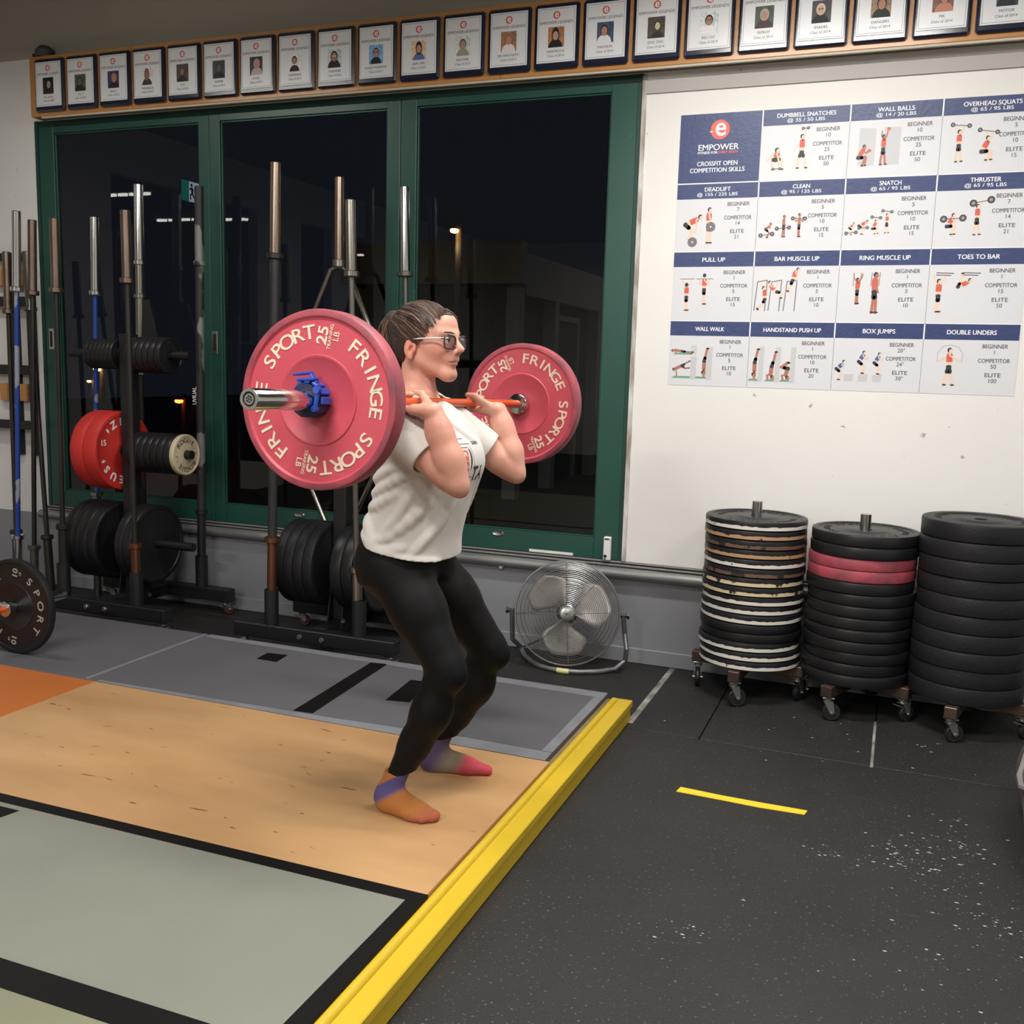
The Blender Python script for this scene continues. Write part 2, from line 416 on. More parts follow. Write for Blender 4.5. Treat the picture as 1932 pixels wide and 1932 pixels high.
# ------------------------------------------------------------------ night outside the doors
m_out = mat('night_asphalt', (60, 58, 56), 0.7)
struct(build('ground_outside', MB().box(-30, 20, 5.2, 40, -.3, -.2), m_out, smooth=None))
m_fac = mat('pale_facade', (150, 148, 146), 0.7)
t = thing('building', 'pale flat-roofed building in the dark beyond the right door', 'building', (-6.5, 14, -.2))
build('fascia', MB().box(-7.2, -4.59, 12.0, 12.2, 2.55, 3.08).box(-4.79, -4.59, 12.2, 24.0, 2.42, 2.95), m_fac, t, None)
for cx_, cy_ in ((-4.69, 12.1), (-4.69, 13.5), (-4.69, 15.6), (-4.69, 18.5), (-7.0, 12.1)):
    build('post', MB().box(cx_ - .09, cx_ + .09, cy_ - .09, cy_ + .09, -.2, 2.5), m_fac, t, None)
build('back_wall', MB().box(-7.2, -4.85, 12.4, 24.0, -.2, 2.9), mat('dark_facade', (46, 46, 48), .5), t, None)
build('door_frame', MB().box(-4.86, -4.80, 13.9, 13.98, -.2, 2.2).box(-4.86, -4.80, 15.1, 15.18, -.2, 2.2).box(-4.86, -4.80, 13.9, 15.18, 2.2, 2.28), m_fac, t, None)
m_sodium = mat('sodium_glow', (255, 190, 110), .5, emit=((255, 170, 70), 30))
m_red_glow = mat('red_glow', (255, 90, 40), .5, emit=((255, 80, 30), 14))
m_whitelamp = mat('white_glow', (255, 245, 230), .5, emit=((255, 240, 220), 16))
m_pole = mat('lamp_post_grey', (70, 70, 72), .6)
def out_lamp(name, label, px, py, pz, r, m, pole=True):
    t = thing(name, label, 'lamp', (px, py, -.2))
    build('bulb', MB().lathe([(0, -r * .6), (r * .8, -r * .4), (r, 0), (r * .7, r * .4), (0, r * .5)], Matrix.Translation((px, py, pz)), 12), m, t)
    if pole:
        build('lamp_head', MB().lathe([(r * 1.2, r * .3), (r * .9, r * .6), (0, r * .75)], Matrix.Translation((px, py, pz)), 12), m_pole, t)
        build('lamp_post', MB().cyl((px, py + .12, -.2), (px, py + .12, pz + .1), .04, n=10), m_pole, t)
    return t
for nm, lb, (lx, ly, lz), r, mm, watt, lc in (
        ('street_lamp', 'amber street lamp glowing high beyond the right glass door', (-4.83, 10.5, 3.00), .05, m_sodium, 3, (1, .66, .3)),
        ('street_lamp', 'small white lamp glowing outside beside the face of the lifter', (-7.93, 18.0, 1.83), .085, m_whitelamp, 0, None),
        ('facade_fill_lamp', 'added unseen lamp that brightens the side wall of the building', (-1.6, 15.5, 4.2), .06, m_whitelamp, 22, (1, .95, .9)),  # added lamp hidden behind the wall, only there to make the facade visible
        ('marker_lamp', 'small amber lamp low outside the left glass door', (-13.35, 14.0, 1.26), .07, m_sodium, 0, None),
        ('marker_lamp', 'dim amber lamp outside just below the other one', (-13.54, 14.0, 1.04), .04, m_sodium, 0, None),
        ('tail_lamp', 'red orange tail light outside the left glass door', (-10.75, 13.0, .82), .07, m_red_glow, 0, None)):
    t = out_lamp(nm, lb, lx, ly, lz, r, mm)
    if watt:
        ld = bpy.data.lights.new('lamp_light', 'POINT'); ld.energy = watt; ld.color = lc; ld.shadow_soft_size = .1
        lo = bpy.data.objects.new('lamp_light', ld); lo.location = (lx, ly, lz - .16); COL.objects.link(lo)

# ------------------------------------------------------------------ plaque board
m_oak = mat('honey_oak', (196, 142, 84), 0.45, vary=(7, 0.7), rgb2=(176, 120, 64), stretch=(.25, 6, 6), coat=.2, fine=(18, .74, (140, 92, 48)))
BY = 4.85
t = thing('plaque_board', 'long honey coloured wooden board carrying the row of plaques', 'board', (-1, WY, 2.92))
for a, b in ((-5.076, -4.30), (-4.298, -2.0), (-1.998, 3.5)):
    build('plank', MB().box(a, b, BY, BY + .022, 2.928, 3.275, .002), m_oak, t, None)
build('end_board', MB().box(-5.076, -5.056, BY + .022, WY, 2.928, 3.275, .002), m_oak, t, None)
build('top_board', MB().box(-5.056, 3.5, BY + .022, WY - .012, 3.255, 3.275), m_oak, t, None)
build('bottom_board', MB().box(-5.056, 3.5, BY + .022, WY - .0005, 2.932, 2.948), mat('raw_board_underside', (120, 112, 98), .7), t, None)
build('cream_strip', MB().box(-5.0, 3.5, BY + .004, BY + .02, 2.918, 2.928), mat('cream_strip', (196, 188, 170), .6), t, None)
t = thing('cable_pulley', 'dull grey metal dome on the left end of the plaque board', 'pulley', (-5.02, WY - .05, 3.275))
build('dome', MB().lathe([(0.0, .075), (.03, .07), (.055, .045), (.06, .0)], Matrix.Translation((-5.0, WY - .05, 3.275)), 20), mat('dull_grey_metal', (86, 84, 82), .6, metal=.3), t)
build('bolt', MB().cyl((-5.062, WY - .075, 3.275), (-5.062, WY - .075, 3.30), .008, n=8), m_dark_gap, t)
build('cable', MB().path([(-4.95, WY - .06, 3.30), (-4.9, WY - .055, 3.285), (-4.84, WY - .05, 3.279)], .005, 6), m_dark_gap, t)

m_navy_wood = mat('navy_lacquered_wood', (30, 36, 58), 0.22, coat=.5, vary=(8, .7), rgb2=(24, 28, 44))
m_silver = mat('white_silver_plate', (226, 227, 230), 0.30, metal=0.0)
m_ink = mat('dark_ink', (62, 62, 66), .6)
m_logo = mat('logo_red', (206, 62, 50), .5)
m_logo_w = mat('logo_white', (240, 238, 236), .5)
NAMES = ['MC NOSS', 'DR. T', 'BRICK', 'TAMARACK', 'YETI', 'SKIPPER', 'SHINE', 'SANDMAN', 'THUNDER', 'ROAD WARRIOR', 'SAM I AM', 'BOOMER', 'MR. FANTASTIC', 'HARDROCK', 'MAGNUM', 'DOC DISC', 'BIG CAT', 'FEPROF', 'SHADES', 'DANGERS', 'MK', 'MOTOR']
YEARS = [2009, 2010, 2012, 2012, 2012, 2012, 2013, 2013, 2013, 2013, 2013, 2013, 2014, 2014, 2014, 2014, 2014, 2014, 2014, 2014, 2014, 2014]
# background, clothes, hair, skin, what the portrait shows
PORT = [((26, 24, 24), (40, 36, 34), (30, 26, 24), (196, 160, 140), 'a pale face with long dark hair on black'),
        ((62, 62, 58), (36, 36, 34), (44, 44, 40), (110, 108, 98), 'a dim grey green picture of two people'),
        ((44, 34, 62), (30, 22, 40), (150, 110, 96), (196, 140, 122), 'a bald bearded person in dark purple'),
        ((196, 186, 176), (60, 48, 46), (120, 92, 78), (160, 120, 104), 'long brown hair on a pale ground'),
        ((50, 44, 36), (34, 30, 26), (60, 44, 34), (170, 126, 104), 'a person in a dark jacket on brown'),
        ((40, 46, 40), (24, 26, 26), (40, 34, 30), (120, 96, 84), 'a dark figure before green foliage'),
        ((28, 22, 26), (196, 180, 178), (190, 170, 156), (206, 160, 142), 'a blond person in a pale top on black'),
        ((214, 214, 212), (60, 22, 28), (36, 28, 26), (200, 142, 118), 'a smiling dark haired person on white'),
        ((150, 160, 172), (34, 28, 30), (40, 30, 28), (196, 132, 112), 'white sunglasses and a black top'),
        ((96, 130, 176), (30, 30, 38), (70, 56, 50), (206, 156, 140), 'glasses and a dark jacket on blue sky'),
        ((206, 150, 120), (92, 110, 170), (40, 24, 26), (216, 160, 140), 'dark hair and a blue scarf'),
        ((170, 176, 160), (160, 152, 140), (90, 78, 66), (190, 158, 138), 'a faded smiling person before water'),
        ((120, 84, 60), (228, 222, 214), (150, 100, 84), (206, 146, 120), 'a white shirt with a blue green print'),
        ((136, 90, 60), (26, 22, 24), (30, 20, 20), (210, 170, 150), 'long black hair and a black hoodie'),
        ((44, 56, 76), (226, 226, 228), (40, 32, 28), (198, 140, 118), 'a dark haired person in a white sweater'),
        ((52, 46, 36), (44, 40, 34), (44, 38, 30), (226, 212, 168), 'a sepia face with a moustache'),
        ((170, 182, 190), (236, 234, 234), (34, 28, 28), (190, 140, 112), 'a white shirt and glasses on pale windows'),
        ((44, 58, 42), (74, 56, 56), (176, 170, 164), (204, 156, 138), 'grey hair before dark green leaves'),
        ((40, 36, 40), (24, 22, 24), (220, 200, 180), (226, 190, 160), 'mirrored sunglasses and a black shirt'),
        ((110, 88, 66), (30, 36, 32), (40, 34, 30), (196, 140, 112), 'a dark green shirt on brown'),
        ((90, 60, 52), (196, 134, 110), (60, 36, 30), (210, 146, 122), 'two close faces in warm light'),
        ((40, 44, 50), (30, 36, 44), (40, 36, 32), (190, 146, 124), 'a dark portrait cut off at the picture edge')]
ORD = ['first', 'second', 'third', 'fourth', 'fifth', 'sixth', 'seventh', 'eighth', 'ninth', 'tenth', 'eleventh', 'twelfth', '13th', '14th', '15th', '16th', '17th', '18th', '19th', '20th', '21st', '22nd']
def ell(cx, cy, rx, ry, n=18, a0=0, a1=2 * PI):
    return [(cx + rx * math.cos(a), cy + ry * math.sin(a)) for a in np.linspace(a0, a1, n, endpoint=(a1 - a0 < 6.2))]
I4 = Matrix.Identity(4)
def flat(mb, poly, z=0.0):
    mb.add([(x, y, z) for x, y in poly], [tuple(range(len(poly)))]); return mb
me_frame = MB().obox(Matrix.Translation((0, 0, .011)), (.228, .302, .022), .010).mesh('plaque_frame', m_navy_wood, 25)
me_plate = MB().obox(Matrix.Translation((0, .004, .0235)), (.196, .254, .003), .001).mesh('plaque_plate', m_silver)
bmb = MB()
for a, b, c, d in ((-.091, .091, .1225, .1237), (-.091, .091, -.1157, -.1145), (-.091, -.0899, -.1157, .1237), (.0899, .091, -.1157, .1237)):
    flat(bmb, [(a, c), (b, c), (b, d), (a, d)], .0254)
me_border = bmb.mesh('plaque_border', m_ink)
me_disc = flat(MB(), ell(0, .094, .0175, .0175, 24), .0254).mesh('logo_disc', m_logo)
lb = MB(); text(lb, 'e', .048, Matrix.Translation((.0006, .0975, .0257)) @ Matrix.Shear('XZ', 4, (0, 0)), .02, .95); text(lb, '-', .02, Matrix.Translation((-.016, .0915, .0257)), .0, 1.5)
me_e = lb.mesh('logo_letter', m_logo_w)
hb = MB(); text(hb, 'EMPOWER LEGENDS', .0185, Matrix.Translation((0, .060, .0256)), 0)
me_head = hb.mesh('plaque_heading', m_ink)
for i in range(22):
    px = -4.907 + i * .24672
    t = thing('plaque', '%s plaque from the left, showing %s' % (ORD[i], PORT[i][4]), 'plaque', (px, BY, 3.10), group='plaques along the wooden board')
    t.matrix_basis = faceY(px, BY, 3.10)
    link('frame', me_frame, t)
    pl = link('name_plate', me_plate, t)
    link('border_line', me_border, pl); link('heading_lettering', me_head, pl)
    lg = link('logo_disc', me_disc, pl); link('logo_letter', me_e, t)
    nm = MB(); text(nm, NAMES[i], .0165, Matrix.Translation((0, -.072, .0256)), 0); text(nm, 'Class of %d' % YEARS[i], .0155, Matrix.Translation((0, -.0925, .0256)), 0)
    link('name_lettering', nm.mesh('name_lettering', m_ink), pl)
    bg, cl, hr, sk, _ = PORT[i]
    rg = random.Random(i)
    w, h, cy = .041, .047, -.0065
    ph = link('portrait_photo', flat(MB(), [(-w, cy - h), (w, cy - h), (w, cy + h), (-w, cy + h)], .0255).mesh('portrait_photo', mat('photo_ground_%d' % i, bg, .5, vary=(60, .5), rgb2=tuple(min(255, int(v * 1.5 + 14)) for v in bg))), t)
    ox = rg.uniform(-.006, .006); s = rg.uniform(.85, 1.15)
    def clip(poly): return [(max(-w, min(w, x)), max(cy - h, min(cy + h, y))) for x, y in poly]
    link('pictured_clothes', flat(MB(), clip(ell(ox, cy - h, .034 * s, .036 * s, 16, 0, PI)), .0256).mesh('pictured_clothes', mat('photo_cloth_%d' % i, cl, .6)), ph)
    link('pictured_hair', flat(MB(), clip(ell(ox, cy + .010, .0185 * s, (.024 if i not in (0, 3, 10, 13) else .034) * s)), .0257).mesh('pictured_hair', mat('photo_hair_%d' % i, hr, .6)), ph)
    link('pictured_face', flat(MB(), clip(ell(ox, cy + .006, .0138 * s, .0195 * s)), .0258).mesh('pictured_face', mat('photo_skin_%d' % i, sk, .6, vary=(120, .4), rgb2=tuple(int(v * .8) for v in sk))), ph)
    if i in (8, 9, 16, 18):
        link('pictured_glasses', flat(flat(MB(), clip(ell(ox - .006, cy + .011, .005, .0032, 10)), .0259), clip(ell(ox + .006, cy + .011, .005, .0032, 10)), .0259).mesh('pictured_glasses', m_logo_w if i == 8 else m_ink), ph)

# ------------------------------------------------------------------ wall poster
PW, PH = 1.553, 1.280
m_paper = mat('poster_paper', (214, 215, 219), .45, bump=(25, .05))
m_navy = mat('poster_navy', (44, 58, 104), .4, vary=(30, .5), rgb2=(52, 66, 112), bump=(60, .10))
m_pwhite = mat('poster_white', (238, 239, 242), .5)
m_pline = mat('poster_line', (128, 130, 138), .5)
m_pink = mat('poster_ink', (70, 72, 82), .5)
m_coral = mat('poster_coral', (226, 104, 90), .5)
PC = {'skin': mat('print_skin', (232, 202, 180), .5), 'brown': mat('print_brown_skin', (176, 112, 92), .5), 'red': mat('print_red', (214, 90, 74), .5),
      'blue': mat('print_blue', (70, 92, 160), .5), 'dark': mat('print_dark', (48, 46, 50), .5), 'grey': mat('print_grey', (118, 112, 114), .5),
      'pale': mat('print_pale_grey', (196, 196, 198), .5), 'green': mat('print_green', (110, 160, 130), .5)}
t = thing('poster', 'large navy and white skills chart poster on the white wall', 'poster', (-1.095, WY, 1.443))
t.matrix_basis = faceY(-1.095, WY, 1.443)
def rect(mb, x0, x1, y0, y1, z): return flat(mb, [(x0, y0), (x1, y0), (x1, y1), (x0, y1)], z)
build('paper_sheet', MB().box(0, PW, 0, PH, .0003, .0016), m_paper, t, None, world=False)
CX = [0.0, .386, .775, 1.161, PW]; RY = [PH, .961, .643, .314, 0.0]; HH = .072
TITLES = [[None, ('DUMBBELL SNATCHES', '@ 35 / 50 LBS'), ('WALL BALLS', '@ 14 / 20 LBS'), ('OVERHEAD SQUATS', '@ 65 / 95 LBS')],
          [('DEADLIFT', '@ 155 / 225 LBS'), ('CLEAN', '@ 95 / 135 LBS'), ('SNATCH', '@ 65 / 95 LBS'), ('THRUSTER', '@ 65 / 95 LBS')],
          [('PULL UP', ''), ('BAR MUSCLE UP', ''), ('RING MUSCLE UP', ''), ('TOES TO BAR', '')],
          [('WALL WALK', ''), ('HANDSTAND PUSH UP', ''), ('BOX JUMPS', ''), ('DOUBLE UNDERS', '')]]
NUMS = [[None, ('10', '25', '50'), ('10', '25', '50'), ('5', '10', '15')], [('7', '14', '21'), ('5', '10', '15'), ('5', '10', '15'), ('7', '14', '21')],
        [('1', '5', '15'), ('1', '5', '10'), ('1', '5', '10'), ('1', '15', '50')], [('1', '5', '10'), ('1', '10', '20'), ('20"', '24"', '30"'), ('1', '50', '100')]]
def fit_text(mb, s, w, x, y, z, hgt, bold=.0):
    v, _ = glyphs(s, 0); xs = [p[0] for p in v]; wd = max(xs) - min(xs); ys = [p[1] for p in v]
    size = hgt / .70
    k = (w / (wd * size)) if w else 1.0
    text(mb, s, size, Matrix.Translation((x - size * bold * .5, y, z)), 0, k)
    if bold > .002: text(mb, s, size, Matrix.Translation((x + size * bold * .5, y, z + .00005)), 0, k); text(mb, s, size, Matrix.Translation((x, y + size * bold * .35, z + .0001)), 0, k)
wt, it, ln, wl_ = MB(), MB(), MB(), MB()
for r in range(4):
    for c in range(4):
        x0, x1, y1, y0 = CX[c], CX[c + 1], RY[r], RY[r + 1]; xc = (x0 + x1) / 2
        if r == 0 and c == 0:
            build('navy_cell', rect(MB(), x0, x1 - .003, y0 + .003, y1, .0020), m_navy, t, None, world=False)
            continue
        build('header_band', rect(MB(), x0 if c == 0 else x0 + .003, x1 - .003, y1 - HH, y1 - (.003 if r else 0), .0020), m_navy, t, None, world=False)
        a, b = TITLES[r][c]
        if b:
            fit_text(wt, a, .0153 * len(a), xc, y1 - .030, .0024, .0185, .045); fit_text(wt, b, .0128 * len(b), xc, y1 - .053, .0024, .0150, .025)
        else:
            fit_text(wt, a, .0155 * len(a), xc, y1 - .040, .0024, .0195, .045)
        tx = x0 + .296
        for k, (lab, num) in enumerate(zip(('BEGINNER', 'COMPETITOR', 'ELITE'), NUMS[r][c])):
            ty = y1 - HH - .028 - k * .063
            fit_text(it, lab, .0128 * len(lab), tx, ty, .0024, .0175, .02); fit_text(it, num, 0, tx, ty - .0255, .0024, .0175, .004)
    if r: rect(wl_, 0, PW, RY[r] - .003, RY[r] + .001, .0019)
for c in (1, 2, 3):
    for r in range(4):
        if not (c == 1 and r == 0): rect(ln, CX[c] - .001, CX[c] + .001, RY[r + 1] + .004, RY[r] - HH, .0019)
        rect(wl_, CX[c] - .003, CX[c] + .003, RY[r] - HH, RY[r], .0019)
build('white_grid_line', wl_, m_pwhite, t, None, world=False)['kind'] = 'stuff'
build('grey_grid_line', ln, m_pline, t, None, world=False)['kind'] = 'stuff'
fit_text(wt, 'EMPOWER', .190, .185, 1.124, .0024, .027, .03)
fit_text(wt, 'FITNESS FOR', .092, .136, 1.101, .0024, .011, .05)
fit_text(wt, 'CROSSFIT OPEN', .190, .185, 1.050, .0024, .020, .04); fit_text(wt, 'COMPETITION SKILLS', .258, .185, 1.020, .0024, .020, .04)
build('white_lettering', wt, m_pwhite, t, None, world=False)['kind'] = 'stuff'
build('dark_lettering', it, m_pink, t, None, world=False)['kind'] = 'stuff'
ct = MB(); fit_text(ct, 'EVERY BODY', .094, .233, 1.101, .0024, .011, .05)
build('coral_lettering', ct, m_coral, t, None, world=False)['kind'] = 'stuff'
build('logo_disc', flat(MB(), ell(.190, 1.205, .045, .045, 32), .0022), m_coral, t, None, world=False)
lg = MB(); text(lg, 'e', .122, Matrix.Translation((.193, 1.215, .0025)), .012, .95); text(lg, '-', .05, Matrix.Translation((.149, 1.2005, .0025)), 0, 1.2)
build('logo_letter', lg, m_pwhite, t, None, world=False)

# printed figures: limbs as flat strokes
FIG = {k: MB() for k in PC}
def stroke(k, pts, w, z):
    z -= .00001
    for a, b in zip(pts, pts[1:]):
        a = Vector(a); b = Vector(b); d = b - a
        if d.length < 1e-6: continue
        d.normalize(); n_ = Vector((-d.y, d.x)) * w
        flat(FIG[k], [tuple(a + n_), tuple(a - n_ - d * 0), tuple(b - n_), tuple(b + n_)][::-1], z)
        flat(FIG[k], ell(b.x, b.y, w, w, 10), z + .00001); z += .00002
def disc(k, x, y, r, z): flat(FIG[k], ell(x, y, r, r, 16), z)
POSES = {  # head, shoulder, hip, (knee, foot) x2, (elbow, hand) x2
    'oh': ((0, .93), (0, .80), (0, .50), ((-.05, .26), (-.07, 0)), ((.06, .26), (.09, .01)), ((-.08, .95), (-.07, 1.12)), ((.09, .95), (.11, 1.10))),
    'stand': ((.02, .93), (0, .80), (0, .50), ((-.02, .26), (-.04, 0)), ((.05, .26), (.05, 0)), ((.0, .65), (.05, .5)), ((.05, .64), (.09, .5))),
    'open': ((0, .93), (0, .80), (0, .48), ((-.07, .24), (-.10, 0)), ((.07, .24), (.10, 0)), ((-.18, .70), (-.30, .62)), ((.18, .70), (.30, .62))),
    'squat': ((.08, .66), (.04, .54), (-.12, .28), ((.14, .32), (.02, 0)), ((.16, .28), (.12, .01)), ((.15, .42), (.24, .5)), ((.13, .44), (.22, .52))),
    'squatoh': ((.04, .66), (.02, .53), (-.12, .26), ((.14, .30), (.0, 0)), ((.17, .27), (.14, .01)), ((-.02, .72), (-.03, .88)), ((.13, .70), (.16, .86))),
    'bend': ((.26, .62), (.14, .55), (-.16, .42), ((.02, .26), (-.04, 0)), ((.05, .26), (.0, 0)), ((.15, .38), (.12, .2)), ((.17, .38), (.14, .2))),
    'snatchlow': ((0, .50), (0, .40), (-.04, .26), ((-.14, .26), (-.11, 0)), ((.14, .26), (.12, 0)), ((-.16, .36), (-.28, .22)), ((.06, .2), (.05, .05))),
    'press1': ((0, .93), (0, .80), (0, .46), ((-.10, .26), (-.12, 0)), ((.10, .26), (.13, 0)), ((-.14, .66), (-.24, .52)), ((.08, .96), (.09, 1.14))),
    'hang': ((0, .86), (0, .74), (0, .44), ((-.02, .22), (-.03, 0)), ((.02, .22), (.03, 0)), ((-.12, .90), (-.16, 1.06)), ((.12, .90), (.16, 1.06))),
    'chin': ((0, .96), (0, .80), (0, .48), ((-.02, .24), (-.02, 0)), ((.02, .24), (.03, 0)), ((-.16, .66), (-.16, .86)), ((.16, .66), (.16, .86))),
    'swing': ((.06, .80), (.10, .68), (.12, .38), ((.02, .20), (-.16, .04)), ((.05, .2), (-.14, .0)), ((.04, .84), (.0, 1.0)), ((.12, .84), (.14, 1.0))),
    'lever': ((-.16, .84), (-.10, .68), (.14, .46), ((.34, .44), (.30, .22)), ((.30, .40), (.28, .2)), ((.12, .62), (.12, .84)), ((.1, .64), (.16, .84))),
    'top': ((.22, 1.12), (.12, 1.02), (.04, .72), ((-.06, .5), (-.16, .34)), ((-.03, .5), (-.12, .32)), ((.24, .9), (.22, .76)), ((.22, .9), (.2, .74))),
    'toes': ((.30, .74), (.20, .66), (-.1, .50), ((-.02, .72), (.0, .98)), ((.0, .72), (.03, .99)), ((.14, .82), (.08, 1.02)), ((.16, .82), (.1, 1.02))),
    'plank': ((-.52, .10), (-.40, .13), (-.02, .08), ((.26, .05), (.52, .05)), ((.26, .04), (.52, .03)), ((-.40, .06), (-.34, 0)), ((-.38, .05), (-.33, 0))),
    'pike': ((-.30, .28), (-.20, .34), (.06, .46), ((.2, .34), (.36, .36)), ((.24, .58), (.38, .66)), ((-.19, .18), (-.18, 0)), ((-.18, .18), (-.16, 0))),
    'hs': ((-.02, .14), (0, .28), (0, .56), ((.04, .78), (.08, 1.0)), ((.05, .78), (.09, 1.0)), ((-.06, .16), (.0, .0)), ((.05, .16), (.02, .0))),
    'hsdown': ((.06, .06), (.0, .16), (.02, .44), ((.08, .68), (.12, .92)), ((.09, .68), (.13, .92)), ((-.14, .14), (-.1, 0)), ((-.12, .14), (-.08, 0))),
    'hstuck': ((.06, .06), (.0, .16), (.06, .38), ((-.18, .42), (.04, .58)), ((-.16, .40), (.06, .56)), ((-.14, .14), (-.1, 0)), ((-.12, .14), (-.08, 0))),
    'crouch': ((.14, .72), (.06, .60), (-.14, .44), ((.06, .26), (-.06, 0)), ((.08, .26), (-.03, 0)), ((-.06, .56), (-.2, .5)), ((.14, .52), (.1, .5))),
    'jump': ((.06, .82), (.02, .70), (-.12, .48), ((.08, .30), (.0, .04)), ((.1, .30), (.04, .03)), ((.12, .56), (.22, .62)), ((.12, .58), (.2, .66))),
}
def figure(pose, ox, oy, h, skin='skin', top='red', shorts='dark', back=False):
    H, S, Hp, (k1, f1), (k2, f2), (e1, a1), (e2, a2) = POSES[pose]
    q = lambda p: (ox + p[0] * h, oy + p[1] * h)
    z = .0021
    stroke(skin, [q(S), q(e1), q(a1)], .020 * h, z)
    stroke(skin, [q(Hp), q(k1), q(f1)], .036 * h, z); stroke(skin, [q(Hp), q(k2), q(f2)], .036 * h, z + .00004)
    for f in (f1, f2): flat(FIG['dark'], ell(ox + (f[0] + .02) * h, oy + (f[1] + .005) * h, .055 * h, .024 * h, 10), z + .00008)
    stroke(skin, [q(Hp), q(S)], .068 * h, z + .0001)
    m1 = (Hp[0] * .55 + S[0] * .45, Hp[1] * .55 + S[1] * .45)
    if top: stroke(top, [q(m1), q(S)], .078 * h, z + .00014)
    for kk in (k1, k2): stroke(shorts, [q(Hp), q((Hp[0] * .5 + kk[0] * .5, Hp[1] * .5 + kk[1] * .5))], .056 * h, z + .00018)
    stroke(shorts, [q((Hp[0] * .85 + S[0] * .15, Hp[1] * .85 + S[1] * .15)), q(Hp)], .068 * h, z + .0002)
    stroke(skin, [q(S), q(e2), q(a2)], .022 * h, z + .00024)
    stroke(skin, [q(S), q(H)], .026 * h, z + .00024)
    hx, hy = q(H)
    flat(FIG['dark'], ell(hx - .008 * h, hy + .012 * h, .062 * h, .068 * h, 14), z + .00026)
    if not back: flat(FIG[skin], ell(hx + .018 * h, hy - .012 * h, .046 * h, .056 * h, 14), z + .0003)
def bell(x0, y0, x1, y1, r, k='grey'):
    stroke('grey', [(x0, y0), (x1, y1)], .0018, .0025)
    for x, y in ((x0, y0), (x1, y1)):
        disc('dark', x, y, r, .0026); disc(k, x, y, r * .62, .00262); disc('pale', x, y, r * .2, .00264)
def cell(r, c): return CX[c], RY[r + 1]
x, y = cell(0, 1); figure('snatchlow', x + .075, y + .050, .17); figure('press1', x + .185, y + .052, .150)
bell(x + .060, y + .053, x + .090, y + .053, .006); bell(x + .185, y + .228, x + .208, y + .229, .007)
x, y = cell(0, 2)
for a in (.045, .150): flat(FIG['pale'], [(x + a, y + .05), (x + a + .07, y + .05), (x + a + .07, y + .21), (x + a, y + .215)], .00195)
figure('squat', x + .060, y + .050, .125, 'brown'); figure('oh', x + .150, y + .052, .130, 'brown'); disc('red', x + .092, y + .115, .0075, .0026); disc('red', x + .168, y + .205, .0075, .0026)
x, y = cell(0, 3); figure('oh', x + .075, y + .05, .135); bell(x + .045, y + .207, x + .112, y + .200, .0095); figure('squatoh', x + .185, y + .052, .140); bell(x + .155, y + .180, x + .225, y + .168, .0095)
x, y = cell(1, 0); figure('bend', x + .075, y + .055, .170); disc('grey', x + .085, y + .045, .023, .0026); disc('pale', x + .085, y + .045, .005, .0027)
figure('stand', x + .160, y + .040, .165); disc('grey', x + .170, y + .115, .023, .0026); disc('pale', x + .170, y + .115, .005, .0027)
x, y = cell(1, 1); figure('crouch', x + .055, y + .06, .085, 'brown', None); bell(x + .022, y + .07, x + .075, y + .076, .010)
figure('stand', x + .125, y + .062, .098, 'brown', None); bell(x + .095, y + .100, x + .150, y + .104, .009)
figure('chin', x + .195, y + .062, .102, 'brown', None); bell(x + .165, y + .145, x + .220, y + .143, .009)
x, y = cell(1, 2); figure('crouch', x + .040, y + .065, .070); bell(x + .018, y + .072, x + .060, y + .076, .008); figure('bend', x + .085, y + .067, .090); bell(x + .072, y + .094, x + .108, y + .096, .007)
figure('squatoh', x + .140, y + .068, .085); bell(x + .125, y + .142, x + .162, y + .138, .007); figure('oh', x + .190, y + .070, .085); bell(x + .170, y + .168, x + .208, y + .163, .007)
x, y = cell(1, 3); figure('squat', x + .070, y + .058, .125); bell(x + .040, y + .125, x + .118, y + .128, .015); figure('oh', x + .175, y + .055, .130); bell(x + .155, y + .190, x + .225, y + .203, .0155)
x, y = cell(2, 0); figure('hang', x + .070, y + .05, .140, back=True); stroke('grey', [(x + .035, y + .200), (x + .105, y + .200)], .0012, .0026); figure('chin', x + .155, y + .08, .140, back=True); stroke('grey', [(x + .115, y + .200), (x + .195, y + .200)], .0012, .0026)
x, y = cell(2, 1)
for a in (.012, .078, .148):
    stroke('grey', [(x + a, y + .05), (x + a + .010, y + .185), (x + a + .055, y + .192), (x + a + .050, y + .05)], .0022, .00205)
figure('swing', x + .045, y + .055, .125); figure('lever', x + .098, y + .085, .115); figure('top', x + .178, y + .100, .125)
x, y = cell(2, 2)
for a in (.068, .098, .145, .180): stroke('grey', [(x + a, y + .225), (x + a - .003, y + .165)], .0014, .00205)
figure('hang', x + .085, y + .085, .125, 'brown'); figure('stand', x + .160, y + .045, .180, 'brown')
x, y = cell(2, 3)
for a in (.030, .140):
    stroke('grey', [(x + a, y + .222), (x + a + .07, y + .219)], .002, .0026); stroke('grey', [(x + a, y + .212), (x + a + .06, y + .210)], .002, .0026)
figure('hang', x + .045, y + .05, .155); figure('toes', x + .135, y + .100, .120)
x, y = cell(3, 0)
flat(FIG['green'], [(x + .018, y + .150), (x + .11, y + .150), (x + .115, y + .158), (x + .03, y + .158)], .002); flat(FIG['pale'], [(x + .108, y + .150), (x + .135, y + .150), (x + .135, y + .195), (x + .108, y + .195)], .002)
flat(FIG['green'], [(x + .015, y + .035), (x + .20, y + .035), (x + .205, y + .045), (x + .03, y + .045)], .002)
